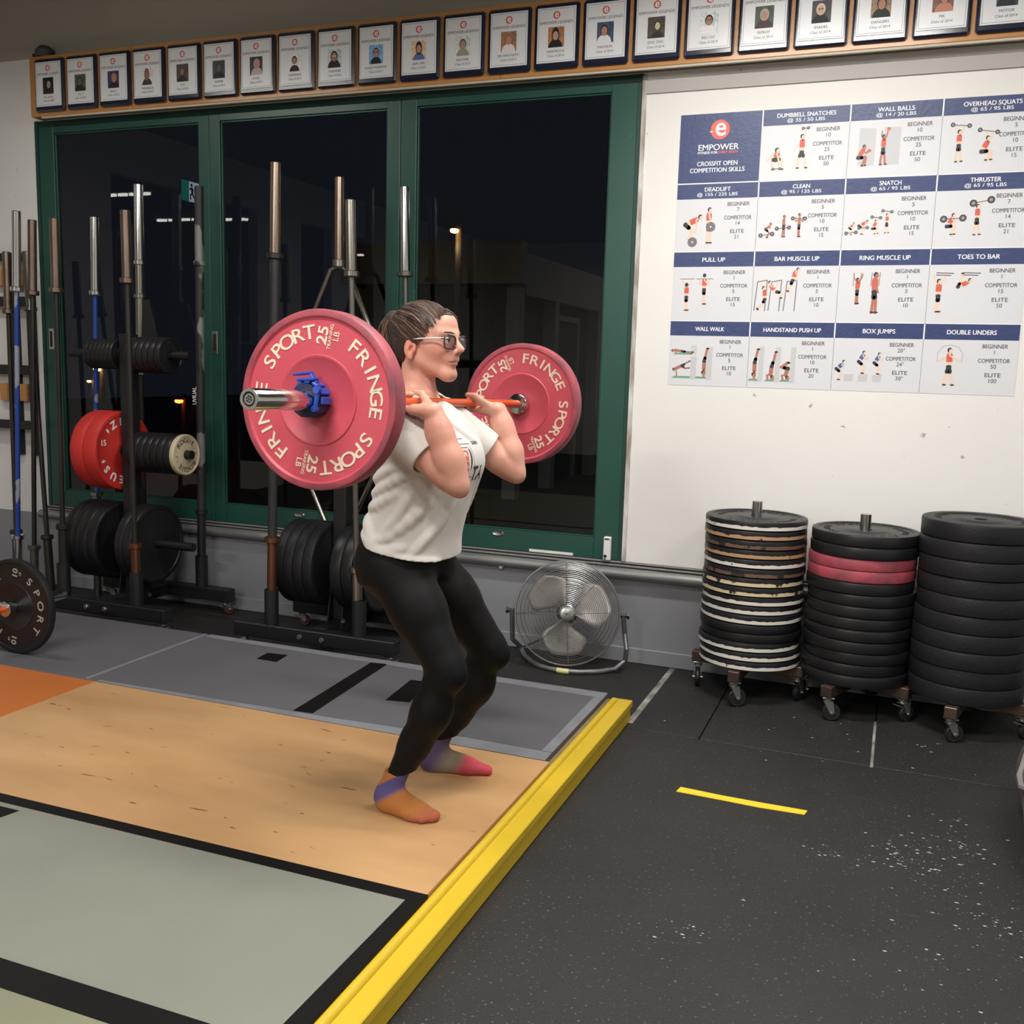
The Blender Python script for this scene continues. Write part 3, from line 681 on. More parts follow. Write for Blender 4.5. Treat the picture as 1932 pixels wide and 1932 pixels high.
for a in (.108, .185): flat(FIG['pale'], [(x + a, y + .03), (x + a + .027, y + .03), (x + a + .03, y + .19 if a > .15 else y + .14), (x + a, y + .19 if a > .15 else y + .14)], .00203)
figure('plank', x + .066, y + .158, .095, 'brown', None); figure('pike', x + .060, y + .045, .110, 'brown', None); figure('hs', x + .175, y + .045, .135, 'brown', None)
x, y = cell(3, 1)
for i_, (a, ps) in enumerate(((.032, 'hs'), (.110, 'hsdown'), (.180, 'hstuck'))):
    flat(FIG['green'], [(x + a - .03, y + .032), (x + a + .02, y + .032), (x + a + .02, y + .042), (x + a - .02, y + .042)], .002)
    flat(FIG['pale'], [(x + a + .016, y + .028), (x + a + .040, y + .028), (x + a + .042, y + .195), (x + a + .018, y + .195)], .00203)
    figure(ps, x + a, y + .042, .140, 'brown', None)
x, y = cell(3, 2)
for a in (.055, .118, .180): flat(FIG['pale'], [(x + a, y + .045), (x + a + .038, y + .045), (x + a + .042, y + .078), (x + a, y + .076)], .0020)
figure('crouch', x + .035, y + .05, .115, 'skin', 'blue'); figure('jump', x + .130, y + .078, .120, 'skin', 'blue'); figure('jump', x + .198, y + .076, .115, 'skin', 'blue')
x, y = cell(3, 3); figure('open', x + .115, y + .04, .165)
stroke('grey', [(x + .065, y + .14), (x + .063, y + .18), (x + .085, y + .212), (x + .115, y + .218), (x + .150, y + .210), (x + .168, y + .18), (x + .165, y + .14)], .0006, .00205)
for k_ in PC: build('printed_figures', FIG[k_], PC[k_], t, None, world=False)['kind'] = 'stuff'

# ------------------------------------------------------------------ lifting platform
PZ = .11
m_plymat = mat('pale_plywood', (196, 156, 111), .38, vary=(1.6, .5), rgb2=(174, 133, 90), stretch=(1, 3.2, 1), coat=.12)
m_plyorange = mat('orange_plywood', (196, 116, 58), .4, vary=(2.5, .7), rgb2=(180, 100, 46), stretch=(1, 3, 1), coat=.12)
m_greymat = mat('grey_rubber_mat', (86, 85, 90), .6, vary=(3, .7), rgb2=(96, 95, 99), bump=(160, .12))
m_sage = mat('sage_rubber_mat', (118, 119, 109), .55, vary=(2.5, .7), rgb2=(127, 128, 118), bump=(160, .08), fine=(16, .76, (110, 110, 98)))
m_sage2 = mat('moss_rubber_mat', (122, 123, 98), .55, vary=(3, .7), rgb2=(130, 131, 108))
m_btape = mat('black_tape', (13, 12, 12), .55, spec=.2)
m_stape = mat('silver_tape', (150, 152, 158), .42, vary=(9, .5), rgb2=(128, 130, 136), metal=.25)
m_plyedge = mat('plywood_edge', (150, 128, 92), .7, vary=(6, .6), rgb2=(104, 90, 66), stretch=(.6, .6, 18))
m_yellow = mat('yellow_paint', (196, 165, 36), .42, vary=(3, .7), rgb2=(204, 174, 44), fine=(40, .765, (120, 96, 30)), bump=(50, .05))
pf = thing('lifting_platform', 'wooden lifting platform with grey and sage rubber mats and taped lines', 'platform', (-2.2, 2.5, 0))
build('base_layer', MB().box(-5.3, -1.101, -.6, 4.07, 0.0, PZ - .021), m_plyedge, pf, None)
build('plywood_panel', MB().box(-3.162, -1.080, 2.254, 3.250, PZ - .02, PZ, .0015), m_plymat, pf, None)
build('plywood_panel', MB().box(-5.30, -3.164, 2.254, 3.250, PZ - .02, PZ, .0015), m_plyorange, pf, None)['label'] = 'orange stained plywood panel'
build('rubber_mat', MB().box(-3.226, -1.100, 3.254, 4.082, PZ - .02, PZ, .003), m_greymat, pf, None)
build('rubber_mat', MB().box(-5.30, -3.230, 3.254, 4.082, PZ - .02, PZ, .003), m_greymat, pf, None)
build('rubber_mat', MB().box(-5.30, -1.076, 1.555, 2.250, PZ - .02, PZ, .003), m_sage, pf, None)['label'] = 'sage grey rubber mat'
build('rubber_mat', MB().box(-5.30, -1.076, -.6, 1.551, PZ - .02, PZ, .003), m_sage2, pf, None)['label'] = 'moss grey rubber mat'
def tapeq(pts, m, name, z=PZ):
    mb = MB(); mb.prism(pts, .0012, Matrix.Translation((0, 0, z))); return build(name, mb, m, pf, None)
tapeq([(-3.20, 4.035), (-1.10, 4.010), (-1.10, 4.0835), (-3.20, 4.0835)], m_stape, 'silver_tape_strip')
tapeq([(-1.140, 3.335), (-1.0985, 3.335), (-1.0985, 4.012), (-1.140, 4.012)], m_stape, 'silver_tape_strip')
tapeq([(-3.16, 3.252), (-1.0985, 3.252), (-1.0985, 3.33), (-1.44, 3.335), (-2.0, 3.300), (-3.16, 3.272)], m_stape, 'silver_tape_strip')
tapeq([(-3.236, 3.26), (-3.215, 3.26), (-3.218, 4.08), (-3.240, 4.08)], m_stape, 'silver_tape_strip')
tapeq([(-2.195, 3.305), (-2.108, 3.312), (-2.158, 4.030), (-2.24, 4.022)], m_btape, 'black_tape_strip')
tapeq([(-2.758, 3.937), (-2.748, 3.834), (-2.636, 3.833), (-2.652, 3.949)], m_btape, 'black_tape_patch')
tapeq([(-1.952, 3.869), (-1.924, 3.58), (-1.822, 3.60), (-1.851, 3.877)], m_btape, 'black_tape_patch')
tapeq([(-5.30, 2.205), (-1.119, 2.205), (-1.075, 2.2505), (-5.30, 2.2505)], m_btape, 'black_tape_strip')
tapeq([(-1.127, 1.50), (-1.0755, 1.50), (-1.0755, 2.25), (-1.119, 2.206)], m_btape, 'black_tape_strip')
tapeq([(-1.127, -.6), (-1.0755, -.6), (-1.0755, 1.498), (-1.127, 1.498)], m_btape, 'black_tape_strip')
tapeq([(-5.30, 1.508), (-1.128, 1.508), (-1.128, 1.592), (-5.30, 1.585)], m_btape, 'black_tape_strip')
tapeq([(-2.90, 2.178), (-2.442, 2.181), (-2.46, 2.105), (-2.90, 2.105)], m_btape, 'black_tape_patch')
build('black_edge_tape', MB().box(-1.0765, -1.0745, -.6, 2.25, .088, PZ + .0008), m_btape, pf, None)
sm = MB(); rg = random.Random(21)
def scuff(x, y, ln, wd, an):
    n = 7; v = []
    for k in range(n):
        u = k / (n - 1) * 2 - 1; w = wd * (1 - u * u) * rg.uniform(.5, 1.1) + .0006
        v.append((x + u * ln * math.cos(an) - w * math.sin(an), y + u * ln * math.sin(an) + w * math.cos(an), PZ + .0004))
    for k in range(n - 1, -1, -1):
        u = k / (n - 1) * 2 - 1; w = wd * (1 - u * u) * rg.uniform(.5, 1.1) + .0006
        v.append((x + u * ln * math.cos(an) + w * math.sin(an), y + u * ln * math.sin(an) - w * math.cos(an), PZ + .0004))
    sm.add(v, [tuple(range(2 * n))])
SCUFFS = [(-3.10, 2.955, .02, .006), (-2.998, 2.936, .015, .003), (-1.961, 3.174, .03, .003), (-1.85, 3.117, .012, .002), (-1.834, 2.987, .012, .004), (-1.954, 2.418, .035, .004), (-2.457, 2.476, .03, .003), (-2.369, 2.479, .02, .002),
          (-2.17, 2.369, .015, .004), (-1.61, 2.747, .03, .004), (-1.647, 2.527, .008, .003), (-2.46, 3.218, .03, .002), (-2.562, 2.904, .012, .002), (-1.78, 2.358, .012, .004), (-1.649, 2.388, .01, .002), (-2.476, 2.684, .012, .002)]
for x, y, ln, wd in SCUFFS: scuff(x, y, ln, wd, rg.uniform(-.25, .1))
for k in range(36): scuff(rg.uniform(-3.1, -1.1), rg.uniform(2.3, 3.2), rg.uniform(.003, .02), rg.uniform(.0006, .0018), rg.uniform(-.5, .5))
build('scuff_marks', sm, mat('dark_wood_scuff', (120, 78, 44), .6), pf, None)['kind'] = 'stuff'
ye = thing('platform_edge', 'bright yellow painted edge beam with half round moulding beside the platform', 'edge beam', (-1.03, 2, 0))
build('beam', MB().box(-1.0745, -.996, -.6, 4.088, 0.0, .062, .003).box(-1.0745, -.989, -.6, 4.092, .0625, .092, .003), m_yellow, ye, None)
build('half_round', MB().path([(-1.0625, 4.05, .092), (-1.0625, 2.0, .092), (-1.0625, -.6, .092)], .0150, 16), m_yellow, ye)
build('moulding_back', MB().box(-1.099, -1.0755, -.55, 4.075, .002, .0885), m_plyedge, ye, None)

# tape and chalk on the floor
m_ytape = mat('yellow_floor_tape', (236, 200, 44), .45)
o = build('floor_tape', MB().prism([(-.655, 3.440), (-.5, 3.436), (-.36, 3.430), (-.205, 3.438), (-.198, 3.476), (-.36, 3.474), (-.5, 3.476), (-.648, 3.486)], .0015, Matrix.Translation((0, 0, 0))), m_ytape, smooth=None)
tag(o, 'strip of yellow tape stuck on the black rubber floor', 'tape')
m_chalk = mat('chalk_dust', (170, 168, 164), .9)
cm = MB(); rg = random.Random(3)
for cx_, cy_, sx_, sy_, n_ in ((-.12, 3.19, .05, .03, 26), (.11, 3.36, .07, .05, 30), (.27, 3.43, .09, .05, 60), (.13, 3.22, .08, .05, 60), (.24, 3.18, .07, .06, 40), (.3, 2.95, .1, .08, 60), (-.45, 2.55, .05, .04, 22), (.2, 3.6, .08, .04, 18), (.3, 2.6, .2, .2, 60), (-.2, 2.9, .4, .5, 140), (-.5, 2.0, .3, .5, 120), (.15, 4.2, .3, .15, 20), (-.3, 4.3, .3, .2, 20), (.19, 4.33, .02, .01, 4)):
    for _ in range(n_):
        a, b = cx_ + rg.gauss(0, sx_), cy_ + rg.gauss(0, sy_)
        if a < -.97 or a > .9: continue
        r_ = rg.choice((.0012, .0014, .002, .003, .005)) if n_ < 100 else rg.choice((.0008, .001, .0015)); ph = rg.uniform(0, PI)
        cm.add([(a + r_ * (1.6 * math.cos(ph + j * PI / 2.5) if j % 2 else 1.0 * math.cos(ph + j * PI / 2.5)), b + r_ * .7 * math.sin(ph + j * PI / 2.5), .0006) for j in range(5)], [(0, 1, 2, 3, 4)])
o = build('chalk_flecks', cm, m_chalk, smooth=None); tag(o, 'white chalk flecks scattered on the black rubber floor', 'chalk'); o['kind'] = 'stuff'

# ------------------------------------------------------------------ weight plates
m_black_rub = mat('black_bumper_rubber', (21, 21, 23), .40, vary=(9, .6), rgb2=(28, 28, 30), bump=(120, .06), spec=.45)
m_black_worn = mat('worn_black_rubber', (22, 22, 25), .48, vary=(5, .6), rgb2=(36, 36, 38), bump=(90, .14), spec=.3)
m_red_rub = mat('coral_red_rubber', (190, 68, 84), .46, vary=(12, .6), rgb2=(198, 78, 92), bump=(220, .03))
m_red_edge = mat('scuffed_red_rubber', (178, 72, 84), .55, vary=(16, .45), rgb2=(120, 62, 72), bump=(120, .07))
m_crimson = mat('crimson_rubber', (190, 40, 36), .5, vary=(90, .6), rgb2=(202, 52, 46), bump=(260, .2))
m_cream = mat('cream_lettering', (226, 210, 184), .5)
m_post = mat('bright_steel_post', (190, 188, 184), .22, metal=1.0)
m_cap = mat('brown_steel_tube', (104, 84, 74), .4, metal=.6, vary=(14, .5), rgb2=(70, 58, 54))
m_zinc = mat('zinc_steel', (178, 178, 176), .3, metal=.9)
m_wheel = mat('black_wheel', (30, 30, 32), .5)
def bumper(R, T, hub=.09, rim=.028, rec=.006, hole=.0265, n=56):
    return [(hole, rec * .4), (hub - .005, rec * .4), (hub, rec), (R - rim, rec), (R - rim + .006, 0), (R - .007, 0), (R - .002, .0025), (R, .008), (R, T - .008), (R - .002, T - .0025), (R - .007, T),
            (R - rim + .006, T), (R - rim, T - rec), (hub, T - rec), (hub - .005, T - rec * .4), (hole, T - rec * .4), (hole, rec * .4)]
def plate_mesh(name, R, T, m, M=None, n=56, **k): return MB().lathe(bumper(R, T, **k), M, n).mesh(name, m, 38)
BAND = {'white': mat('chipped_white_rim', (214, 208, 200), .6, fine=(26, .66, (44, 42, 42))), 'tan': mat('worn_tan_rim', (176, 138, 104), .6, fine=(18, .62, (50, 44, 42))),
        'brown': mat('worn_brown_rim', (104, 78, 66), .6, fine=(16, .56, (40, 38, 38))), 'cream': mat('worn_cream_rim', (208, 190, 154), .6, fine=(14, .60, (44, 42, 42)))}
def caster(t, p, yaw, h=.095, brake=False, wheel_m=None, metal=None):
    """swivel caster: top plate at z=p.z, wheel on the floor"""
    metal = metal or m_zinc
    L = Matrix.Translation(p) @ Matrix.Rotation(yaw, 4, 'Z'); r = h * .36; off = .018
    b = MB(); b.obox(L @ Matrix.Translation((0, 0, -.003)), (.05, .045, .006), .001)
    b.lathe([(.012, -.006), (.02, -.010), (.02, -.02), (.012, -.024)], L, 14)
    for s in (-1, 1):
        b.add([L @ Vector(q) for q in ((-.018, s * .016, -.02), (.022, s * .016, -.02), (off + .012, s * .0185, -h + r + .0), (off - .006, s * .0185, -h + r - .006), (-.018, s * .0135, -.02), (.022, s * .0135, -.02), (off + .012, s * .016, -h + r), (off - .006, s * .016, -h + r - .006))],
              [(0, 1, 2, 3), (7, 6, 5, 4), (0, 4, 5, 1), (1, 5, 6, 2), (2, 6, 7, 3), (3, 7, 4, 0)])
    b.obox(L @ Matrix.Translation((.002, 0, -.021)), (.042, .036, .004))
    b.cyl(L @ Vector((off, -.024, -h + r)), L @ Vector((off, .024, -h + r)), .006, n=8)
    if brake: b.obox(L @ Matrix.Translation((-.030, 0, -.032)) @ Matrix.Rotation(.4, 4, 'Y'), (.040, .028, .005), .001)
    c = build('caster', b, metal, t)
    build('wheel', MB().lathe([(0, -.012), (r * .55, -.012), (r * .6, -.010), (r * .9, -.011), (r, -.006), (r, .006), (r * .9, .011), (r * .6, .010), (r * .55, .012), (0, .012)], L @ Matrix.Translation((off, 0, -h + r)) @ Matrix.Rotation(PI / 2, 4, 'X'), 20), wheel_m or m_wheel, c)
    return c
def nth(i, n):
    return 'topmost' if i == 0 else ('lowest' if i == n - 1 else ['', 'second', 'third', 'fourth', 'fifth', 'sixth', 'seventh', 'eighth', 'ninth', 'tenth', '11th', '12th', '13th', '14th', '15th', '16th', '17th'][i] + ' from the top')
def stack(which, cx, cy, R, z0, z1, kinds, yaw, post=True, jit=.006):
    n = len(kinds); T = (z1 - z0) / n
    t = thing('plate_dolly', 'wheeled steel dolly under the %s stack of bumper plates' % which, 'dolly', (cx, cy, 0), group='plate dollies by the wall')
    L = Matrix.Translation((cx, cy, 0)) @ Matrix.Rotation(yaw, 4, 'Z')
    for a in (0, PI / 2):
        build('cross_beam', MB().obox(L @ Matrix.Rotation(a, 4, 'Z') @ Matrix.Translation((0, 0, z0 - .027 - (.0002 if a else 0))), (.53, .052, .05), .003), m_cap, t)
    for k in range(4):
        p = L @ Matrix.Rotation(k * PI / 2, 4, 'Z') @ Vector((.238, 0, z0 - .054))
        caster(t, tuple(p), yaw + k * 1.9 + 1.2, z0 - .054, brake=(k % 2 == 0))
    build('centre_post', MB().cyl((cx, cy, z0 - .03), (cx, cy, z1 + (.066 if post else -.02)), .0245, n=24), m_post, t)
    me = {}
    rg = random.Random(which)
    for i, kd in enumerate(kinds):
        zt = z1 - i * T; zb = zt - T
        mm = {'red': m_red_edge, 'worn': m_black_worn}.get(kd, m_black_rub)
        key = (kd == 'red', kd == 'worn')
        if key not in me: me[key] = plate_mesh('bumper_plate', R, T - .0008, mm, n=64, rim=.05 if which == 'rightmost' else .03, hub=.1)
        desc = {'black': 'black rubber bumper plate', 'worn': 'thick scuffed black bumper plate', 'red': 'dusty red bumper plate', 'white': 'black plate with chipped white rim', 'tan': 'black plate with worn tan rim', 'brown': 'black plate with dark brown worn rim', 'cream': 'black plate with patchy cream rim'}[kd]
        o = tag(link('bumper_plate', me[key]), '%s, %s of the %s stack' % (desc, nth(i, n), which), 'weight plate', 'bumper plates in the %s stack' % which)
        o.location = (cx + rg.uniform(-jit, jit), cy + rg.uniform(-jit, jit), zb); o.rotation_euler = (0, 0, rg.uniform(0, 6))
        if kd in BAND:
            b = MB(); nn = 96; v = []; f = []
            for j in range(nn):
                a = 2 * PI * j / nn; c1 = T * .36 + rg.choice((0, 0, 0, .002, -.002)); c0 = T * .02
                v += [(R * math.cos(a) * 1.0015, R * math.sin(a) * 1.0015, c0 + .004), (R * math.cos(a) * 1.0015, R * math.sin(a) * 1.0015, c0 + .004 + c1)]
            f = [(2 * j, 2 * ((j + 1) % nn), 2 * ((j + 1) % nn) + 1, 2 * j + 1) for j in range(nn)]
            build('rim_band', b.add(v, f), BAND[kd], o, None, world=False)
        if i == 0:
            lt = MB(); ring_text(lt, 'FRINGE SPORT', R * .72, 20, 150, .036, Matrix.Translation((0, 0, T - .0065)), .02, 1.1, .0012); ring_text(lt, 'FRINGE SPORT', R * .72, 200, 330, .036, Matrix.Translation((0, 0, T - .0065)), .02, 1.1, .0012)
            build('raised_lettering', lt, m_black_worn, o, None, world=False)['kind'] = 'stuff'
stack('leftmost', -.592, 4.715, .232, .172, .857, ['white', 'tan', 'brown', 'tan', 'white', 'brown', 'cream', 'cream', 'white', 'white', 'white', 'black', 'black', 'white', 'white', 'white'], -.10)
stack('middle', -.112, 4.70, .232, .162, .836, ['black', 'black', 'red', 'red'] + ['black'] * 9, -.40)
stack('rightmost', .352, 4.66, .234, .158, .925, ['worn'] * 10, -.25, post=False)

# ------------------------------------------------------------------ floor fan
FC = Vector((-1.487, 4.675, .292)); n_ = Vector((.27, -.945, .17)).normalized()
FX = Vector((0, 0, 1)).cross(n_).normalized(); FY_ = n_.cross(FX)
FM = Matrix((FX, FY_, n_)).transposed().to_4x4(); FM.translation = FC
m_wire = mat('grey_fan_wire', (150, 148, 146), .35, metal=.8)
m_blade = mat('dusty_fan_blade', (186, 180, 176), .45, metal=.35, vary=(14, .6), rgb2=(160, 154, 150))
m_blackpl = mat('black_plastic', (34, 34, 36), .45)
m_stand = mat('grey_stand_tube', (132, 132, 134), .38, metal=.5, vary=(14, .5), rgb2=(92, 92, 94))
t = thing('floor_fan', 'round silver floor fan with wire guard standing against the grey wall', 'fan', (-1.487, 4.675, 0))
def wires(front):
    b = MB(); rr = [.034 + i * .0089 for i in range(26)] if front else [.06 + i * .018 for i in range(11)]
    prof = lambda r: (.052 * (1 - (r / .262) ** 2.4) if front else -.11 + .085 * (r / .262) ** 4)
    for r in rr:
        b.path([FM @ Vector((r * math.cos(a), r * math.sin(a), prof(r))) for a in np.linspace(0, 2 * PI, 56, endpoint=False)], .0013, 4, closed=True)
    for k in range(8):
        a = k * PI / 4 + .06
        b.path([FM @ Vector((r * math.cos(a), r * math.sin(a), prof(r) + .0025)) for r in np.linspace(.03, .260, 9)], .0016, 5)
    return b
o = build('front_guard', wires(True), m_wire, t); o['kind'] = 'stuff'
o = build('rear_guard', wires(False), m_wire, t); o['kind'] = 'stuff'
build('rim_ring', MB().path([FM @ Vector((.263 * math.cos(a), .263 * math.sin(a), -.002)) for a in np.linspace(0, 2 * PI, 64, endpoint=False)], .0048, 8, closed=True).path([FM @ Vector((.262 * math.cos(a), .262 * math.sin(a), -.03)) for a in np.linspace(0, 2 * PI, 64, endpoint=False)], .003, 6, closed=True), m_wire, t)
build('centre_badge', MB().lathe([(0, .066), (.022, .066), (.033, .062), (.035, .054), (.03, .05), (0, .05)], FM, 32), m_zinc, t)
build('badge_dot', MB().lathe([(0, .0685), (.004, .068), (.004, .066)], FM, 10), m_blackpl, t)
for k in range(3):
    th0 = math.radians((128, 8, -105)[k]); v = []; NR, NT = 9, 9
    for i in range(NR):
        u = i / (NR - 1); r = .035 + .185 * u
        half = math.radians(20 + 24 * math.sin(min(1, u * 1.15) * PI * .62)) * (1 - .55 * max(0, u - .72) / .28)
        for j in range(NT):
            w = j / (NT - 1) * 2 - 1; a = th0 + w * half + .25 * u
            v.append(FM @ Vector((r * math.cos(a), r * math.sin(a), -.035 - .030 * w * (1 - .3 * u) + .008 * w * w)))
    f = [(i * NT + j, i * NT + j + 1, (i + 1) * NT + j + 1, (i + 1) * NT + j) for i in range(NR - 1) for j in range(NT - 1)]
    o = build('fan_blade', MB().add(v, f), m_blade, t)
    o.modifiers.new('thickness', 'SOLIDIFY').thickness = .0025
build('hub', MB().lathe([(0, -.012), (.03, -.014), (.042, -.02), (.042, -.05), (0, -.052)], FM, 24), m_zinc, t)
build('motor', MB().lathe([(0, -.055), (.045, -.055), (.055, -.06), (.055, -.115), (.04, -.13), (0, -.132)], FM, 24), m_blackpl, t)
pl_, pr_ = FM @ Vector((-.281, .0, -.02)), FM @ Vector((.281, .0, -.02))
st = [pl_, pl_ + Vector((-.004, .03, -.16)), Vector((-1.765, 4.765, .06)), Vector((-1.738, 4.745, .024)), Vector((-1.66, 4.665, .015)), Vector((-1.615, 4.632, .014)), Vector((-1.55, 4.606, .014)), Vector((-1.473, 4.598, .014)), Vector((-1.39, 4.622, .014)), Vector((-1.31, 4.672, .014)), Vector((-1.245, 4.735, .018)), Vector((-1.205, 4.78, .055)), Vector((-1.195, 4.76, .12)), pr_ + Vector((.004, .03, -.10)), pr_]
build('stand_tube', MB().path(st, .0125, 12), m_stand, t)
for p, s in ((pl_, -1), (pr_, 1)):
    build('tilt_knob', MB().cyl(p - FX * s * .02, p + FX * s * .018, .010, n=10).lathe([(0, .006), (.018, .006), (.018, -.006), (0, -.006)], Matrix.Translation(p + FX * s * .024) @ FM.to_3x3().to_4x4() @ Matrix.Rotation(PI / 2, 4, 'Y'), 6), m_blackpl, t)
for p in (Vector((-1.73, 4.74, .014)), Vector((-1.235, 4.75, .016))):
    build('rubber_foot', MB().cyl(p + Vector((0, 0, -.014)), p + Vector((0, 0, .004)), .018, n=12), m_blackpl, t)
build('tape_wrap', MB().path([(-1.505, 4.5995, .014), (-1.47, 4.598, .014), (-1.445, 4.603, .014)], .0137, 12), mat('pale_yellow_tape', (206, 204, 140), .5), t)
build('power_cord', MB().path([FM @ Vector((-.03, -.05, -.12)), (-1.62, 4.86, .12), (-1.80, 4.88, .02), (-2.05, 4.86, .006), (-2.25, 4.90, .006), (-2.4, 4.925, .006)], .005, 8), m_blackpl, t)

# ------------------------------------------------------------------ storage racks
m_blk = mat('black_powder_coat', (24, 24, 26), .45, bump=(150, .06))
m_redwheel = mat('red_caster_wheel', (92, 54, 52), .45)
m_bolt = mat('bolt_zinc', (200, 198, 194), .28, metal=.9)
def rack(cx, label):
    t = thing('storage_rack', label, 'rack', (cx, 4.535, 0), group='rolling bar and plate racks')
    for yb, nm in ((4.26, 'front_beam'), (4.81, 'rear_beam')):
        b = build(nm, MB().box(cx - .47, cx + .47, yb - .0375, yb + .0375, .082, .155, .004), m_blk, t, None)
        for s in (-1, 1):
            build('end_cap', MB().box(cx + s * .47 - .002, cx + s * .47 + .002, yb - .032, yb + .032, .088, .150), m_blackpl, b, None)
        for bx in (-.065, .065):
            if yb < 4.5: build('bolt', MB().lathe([(0, .009), (.012, .009), (.0135, .006), (.0135, 0)], faceY(cx + bx, yb - .0375, .118), 6), m_bolt, b)
        for s in (-1, 1):
            tx = cx + s * .258
            build('bar_tube', MB().lathe([(.030, .158), (.030, .338), (.036, .338), (.036, .156), (.030, .156)], Matrix.Translation((tx, yb, 0)), 24), m_blk, t)
            caster(t, (cx + s * .43, yb, .082), .5 * s + (.8 if yb > 4.5 else 2.4), .082, brake=True, wheel_m=m_redwheel)
    build('spine_beam', MB().box(cx - .0375, cx + .0375, 4.30, 4.77, .084, .153, .004), m_blk, t, None)
    up = build('upright', MB().box(cx - .0375, cx + .0375, 4.4975, 4.5725, .153, 1.63, .004), m_blk, t, None)
    for s in (-1, 1):
        build('gusset', MB().add([(cx + s * .038, 4.44, .10), (cx + s * .038, 4.63, .10), (cx + s * .038, 4.58, .36), (cx + s * .038, 4.49, .36), (cx + s * .045, 4.44, .10), (cx + s * .045, 4.63, .10), (cx + s * .045, 4.58, .36), (cx + s * .045, 4.49, .36)], [(0, 1, 2, 3), (7, 6, 5, 4), (0, 4, 5, 1), (1, 5, 6, 2), (2, 6, 7, 3), (3, 7, 4, 0)]), m_blk, t, None)
    for s in (-1, 1):
        for bz, by in ((.16, 4.46), (.12, 4.60)):
            build('bolt', MB().cyl((cx + s * .045, by, bz), (cx + s * .054, by, bz), .012, n=6), m_bolt, t)
    for z in (.447, .972, 1.518):
        for s in (-1, 1):
            p = build('plate_peg', MB().cyl((cx + s * .037, 4.535, z), (cx + s * .425, 4.535, z), .0245, n=20), m_blk, t)
            build('peg_collar', MB().cyl((cx + s * .037, 4.535, z), (cx + s * .047, 4.535, z), .042, n=20), m_blk, p)
    return t
rack(-4.092, 'black rolling rack at the left with red plates on its peg')
rack(-2.70, 'black rolling rack behind the lifter holding only black plates')
PM = {}
def peg_plates(cx, z, side, R, T, n, m, what, start=.050, hub=.07):
    """plates threaded on a peg, the first nearest the upright"""
    k = (R, T, m.name)
    if k not in PM: PM[k] = plate_mesh('weight_plate', R, T - .001, m, n=48, hub=hub, rim=R * .13, rec=.005, hole=.0262)
    out = []
    for i in range(n):
        x0 = cx + side * (start + i * T) - (T if side < 0 else 0)
        o = link('weight_plate', PM[k]); o.matrix_basis = faceX(x0, 4.535, z - .0016)
        pos = ('' if n == 1 else ', nearest the upright' if i == 0 else ', outermost' if i == n - 1 else ', ' + ['', 'second', 'third', 'fourth', 'fifth', 'sixth'][i] + ' from the upright')
        kind, place = what
        tag(o, '%s%s, %s' % (kind, pos, place), 'weight plate', 'plates on the ' + place)
        out.append(o)
    return out
m_iron = mat('black_iron_plate', (24, 24, 26), .4, spec=.35, vary=(20, .5), rgb2=(36, 36, 38))
m_tanplate = mat('tan_training_plate', (196, 182, 152), .45, bump=(200, .05))
reds = peg_plates(-4.092, .972, -1, .225, .093, 2, m_crimson, ('crimson bumper plate', 'left middle peg of left rack'))
M0 = Matrix.Translation((0, 0, .093 - .0055))
lt = MB()
for a in (-27, 165):
    ring_text(lt, 'ZEUS', .165, a, a + 69, .062, M0, .03, 1.0, .0012)
for a in (-46, 146, 252):
    L = M0 @ Matrix.Rotation(-math.radians(a), 4, 'Z') @ Matrix.Translation((0, .165, 0))
    lt.prism([(-.004, .016), (.008, .016), (.002, .003), (.010, .003), (-.006, -.018), (-.001, -.003), (-.009, -.003)], .0012, L)
for a in (-72, 108):
    text(lt, '15', .045, M0 @ Matrix.Rotation(-math.radians(a), 4, 'Z') @ Matrix.Translation((0, .165, 0)) @ Matrix.Rotation(-math.radians(-72), 4, 'Z') @ Matrix.Rotation(math.radians(-72), 4, 'Z') @ Matrix.Rotation(math.radians(a), 4, 'Z'), .02, 1, .0012)
build('white_lettering', lt, m_logo_w, reds[0], None, world=False)['kind'] = 'stuff'
peg_plates(-4.092, .447, -1, .225, .062, 4, m_black_rub, ('black bumper plate', 'left low peg of left rack'), start=.075)
peg_plates(-4.092, .447, 1, .225, .058, 2, m_black_rub, ('black bumper plate', 'right low peg of left rack'), start=.06)
peg_plates(-4.092, 1.518, -1, .085, .030, 7, m_iron, ('small iron plate', 'left top peg of left rack'), hub=.05)
peg_plates(-4.092, 1.518, 1, .100, .041, 6, m_iron, ('small iron plate', 'right top peg of left rack'), hub=.05)
peg_plates(-4.092, .972, 1, .115, .044, 7, m_black_rub, ('small black training plate', 'right middle peg of left rack'), hub=.05)
w = peg_plates(-4.092, .972, 1, .115, .034, 1, m_tanplate, ('tan lettered training plate', 'end of right middle peg of left rack'), start=.050 + 7 * .044, hub=.055)[0]
lt = MB(); M0 = Matrix.Translation((0, 0, .034 - .0055))
ring_text(lt, 'ROGUE', .080, -50, 40, .036, M0, .015, 1.15, .0012); ring_text(lt, 'ROGUE', .080, 130, 220, .036, M0, .015, 1.15, .0012); ring_text(lt, '1.5', .08, 68, 86, .02, M0, .01, 1, .001); ring_text(lt, '1.5', .08, 248, 266, .02, M0, .01, 1, .001)
build('embossed_lettering', lt, mat('dark_tan_lettering', (92, 82, 66), .5), w, None, world=False)['kind'] = 'stuff'
peg_plates(-2.70, .447, -1, .225, .058, 4, m_black_worn, ('black bumper plate', 'left low peg of rack behind lifter'), start=.052)
peg_plates(-2.70, .447, 1, .225, .066, 3, m_black_rub, ('black bumper plate', 'right low peg of rack behind lifter'), start=.052)

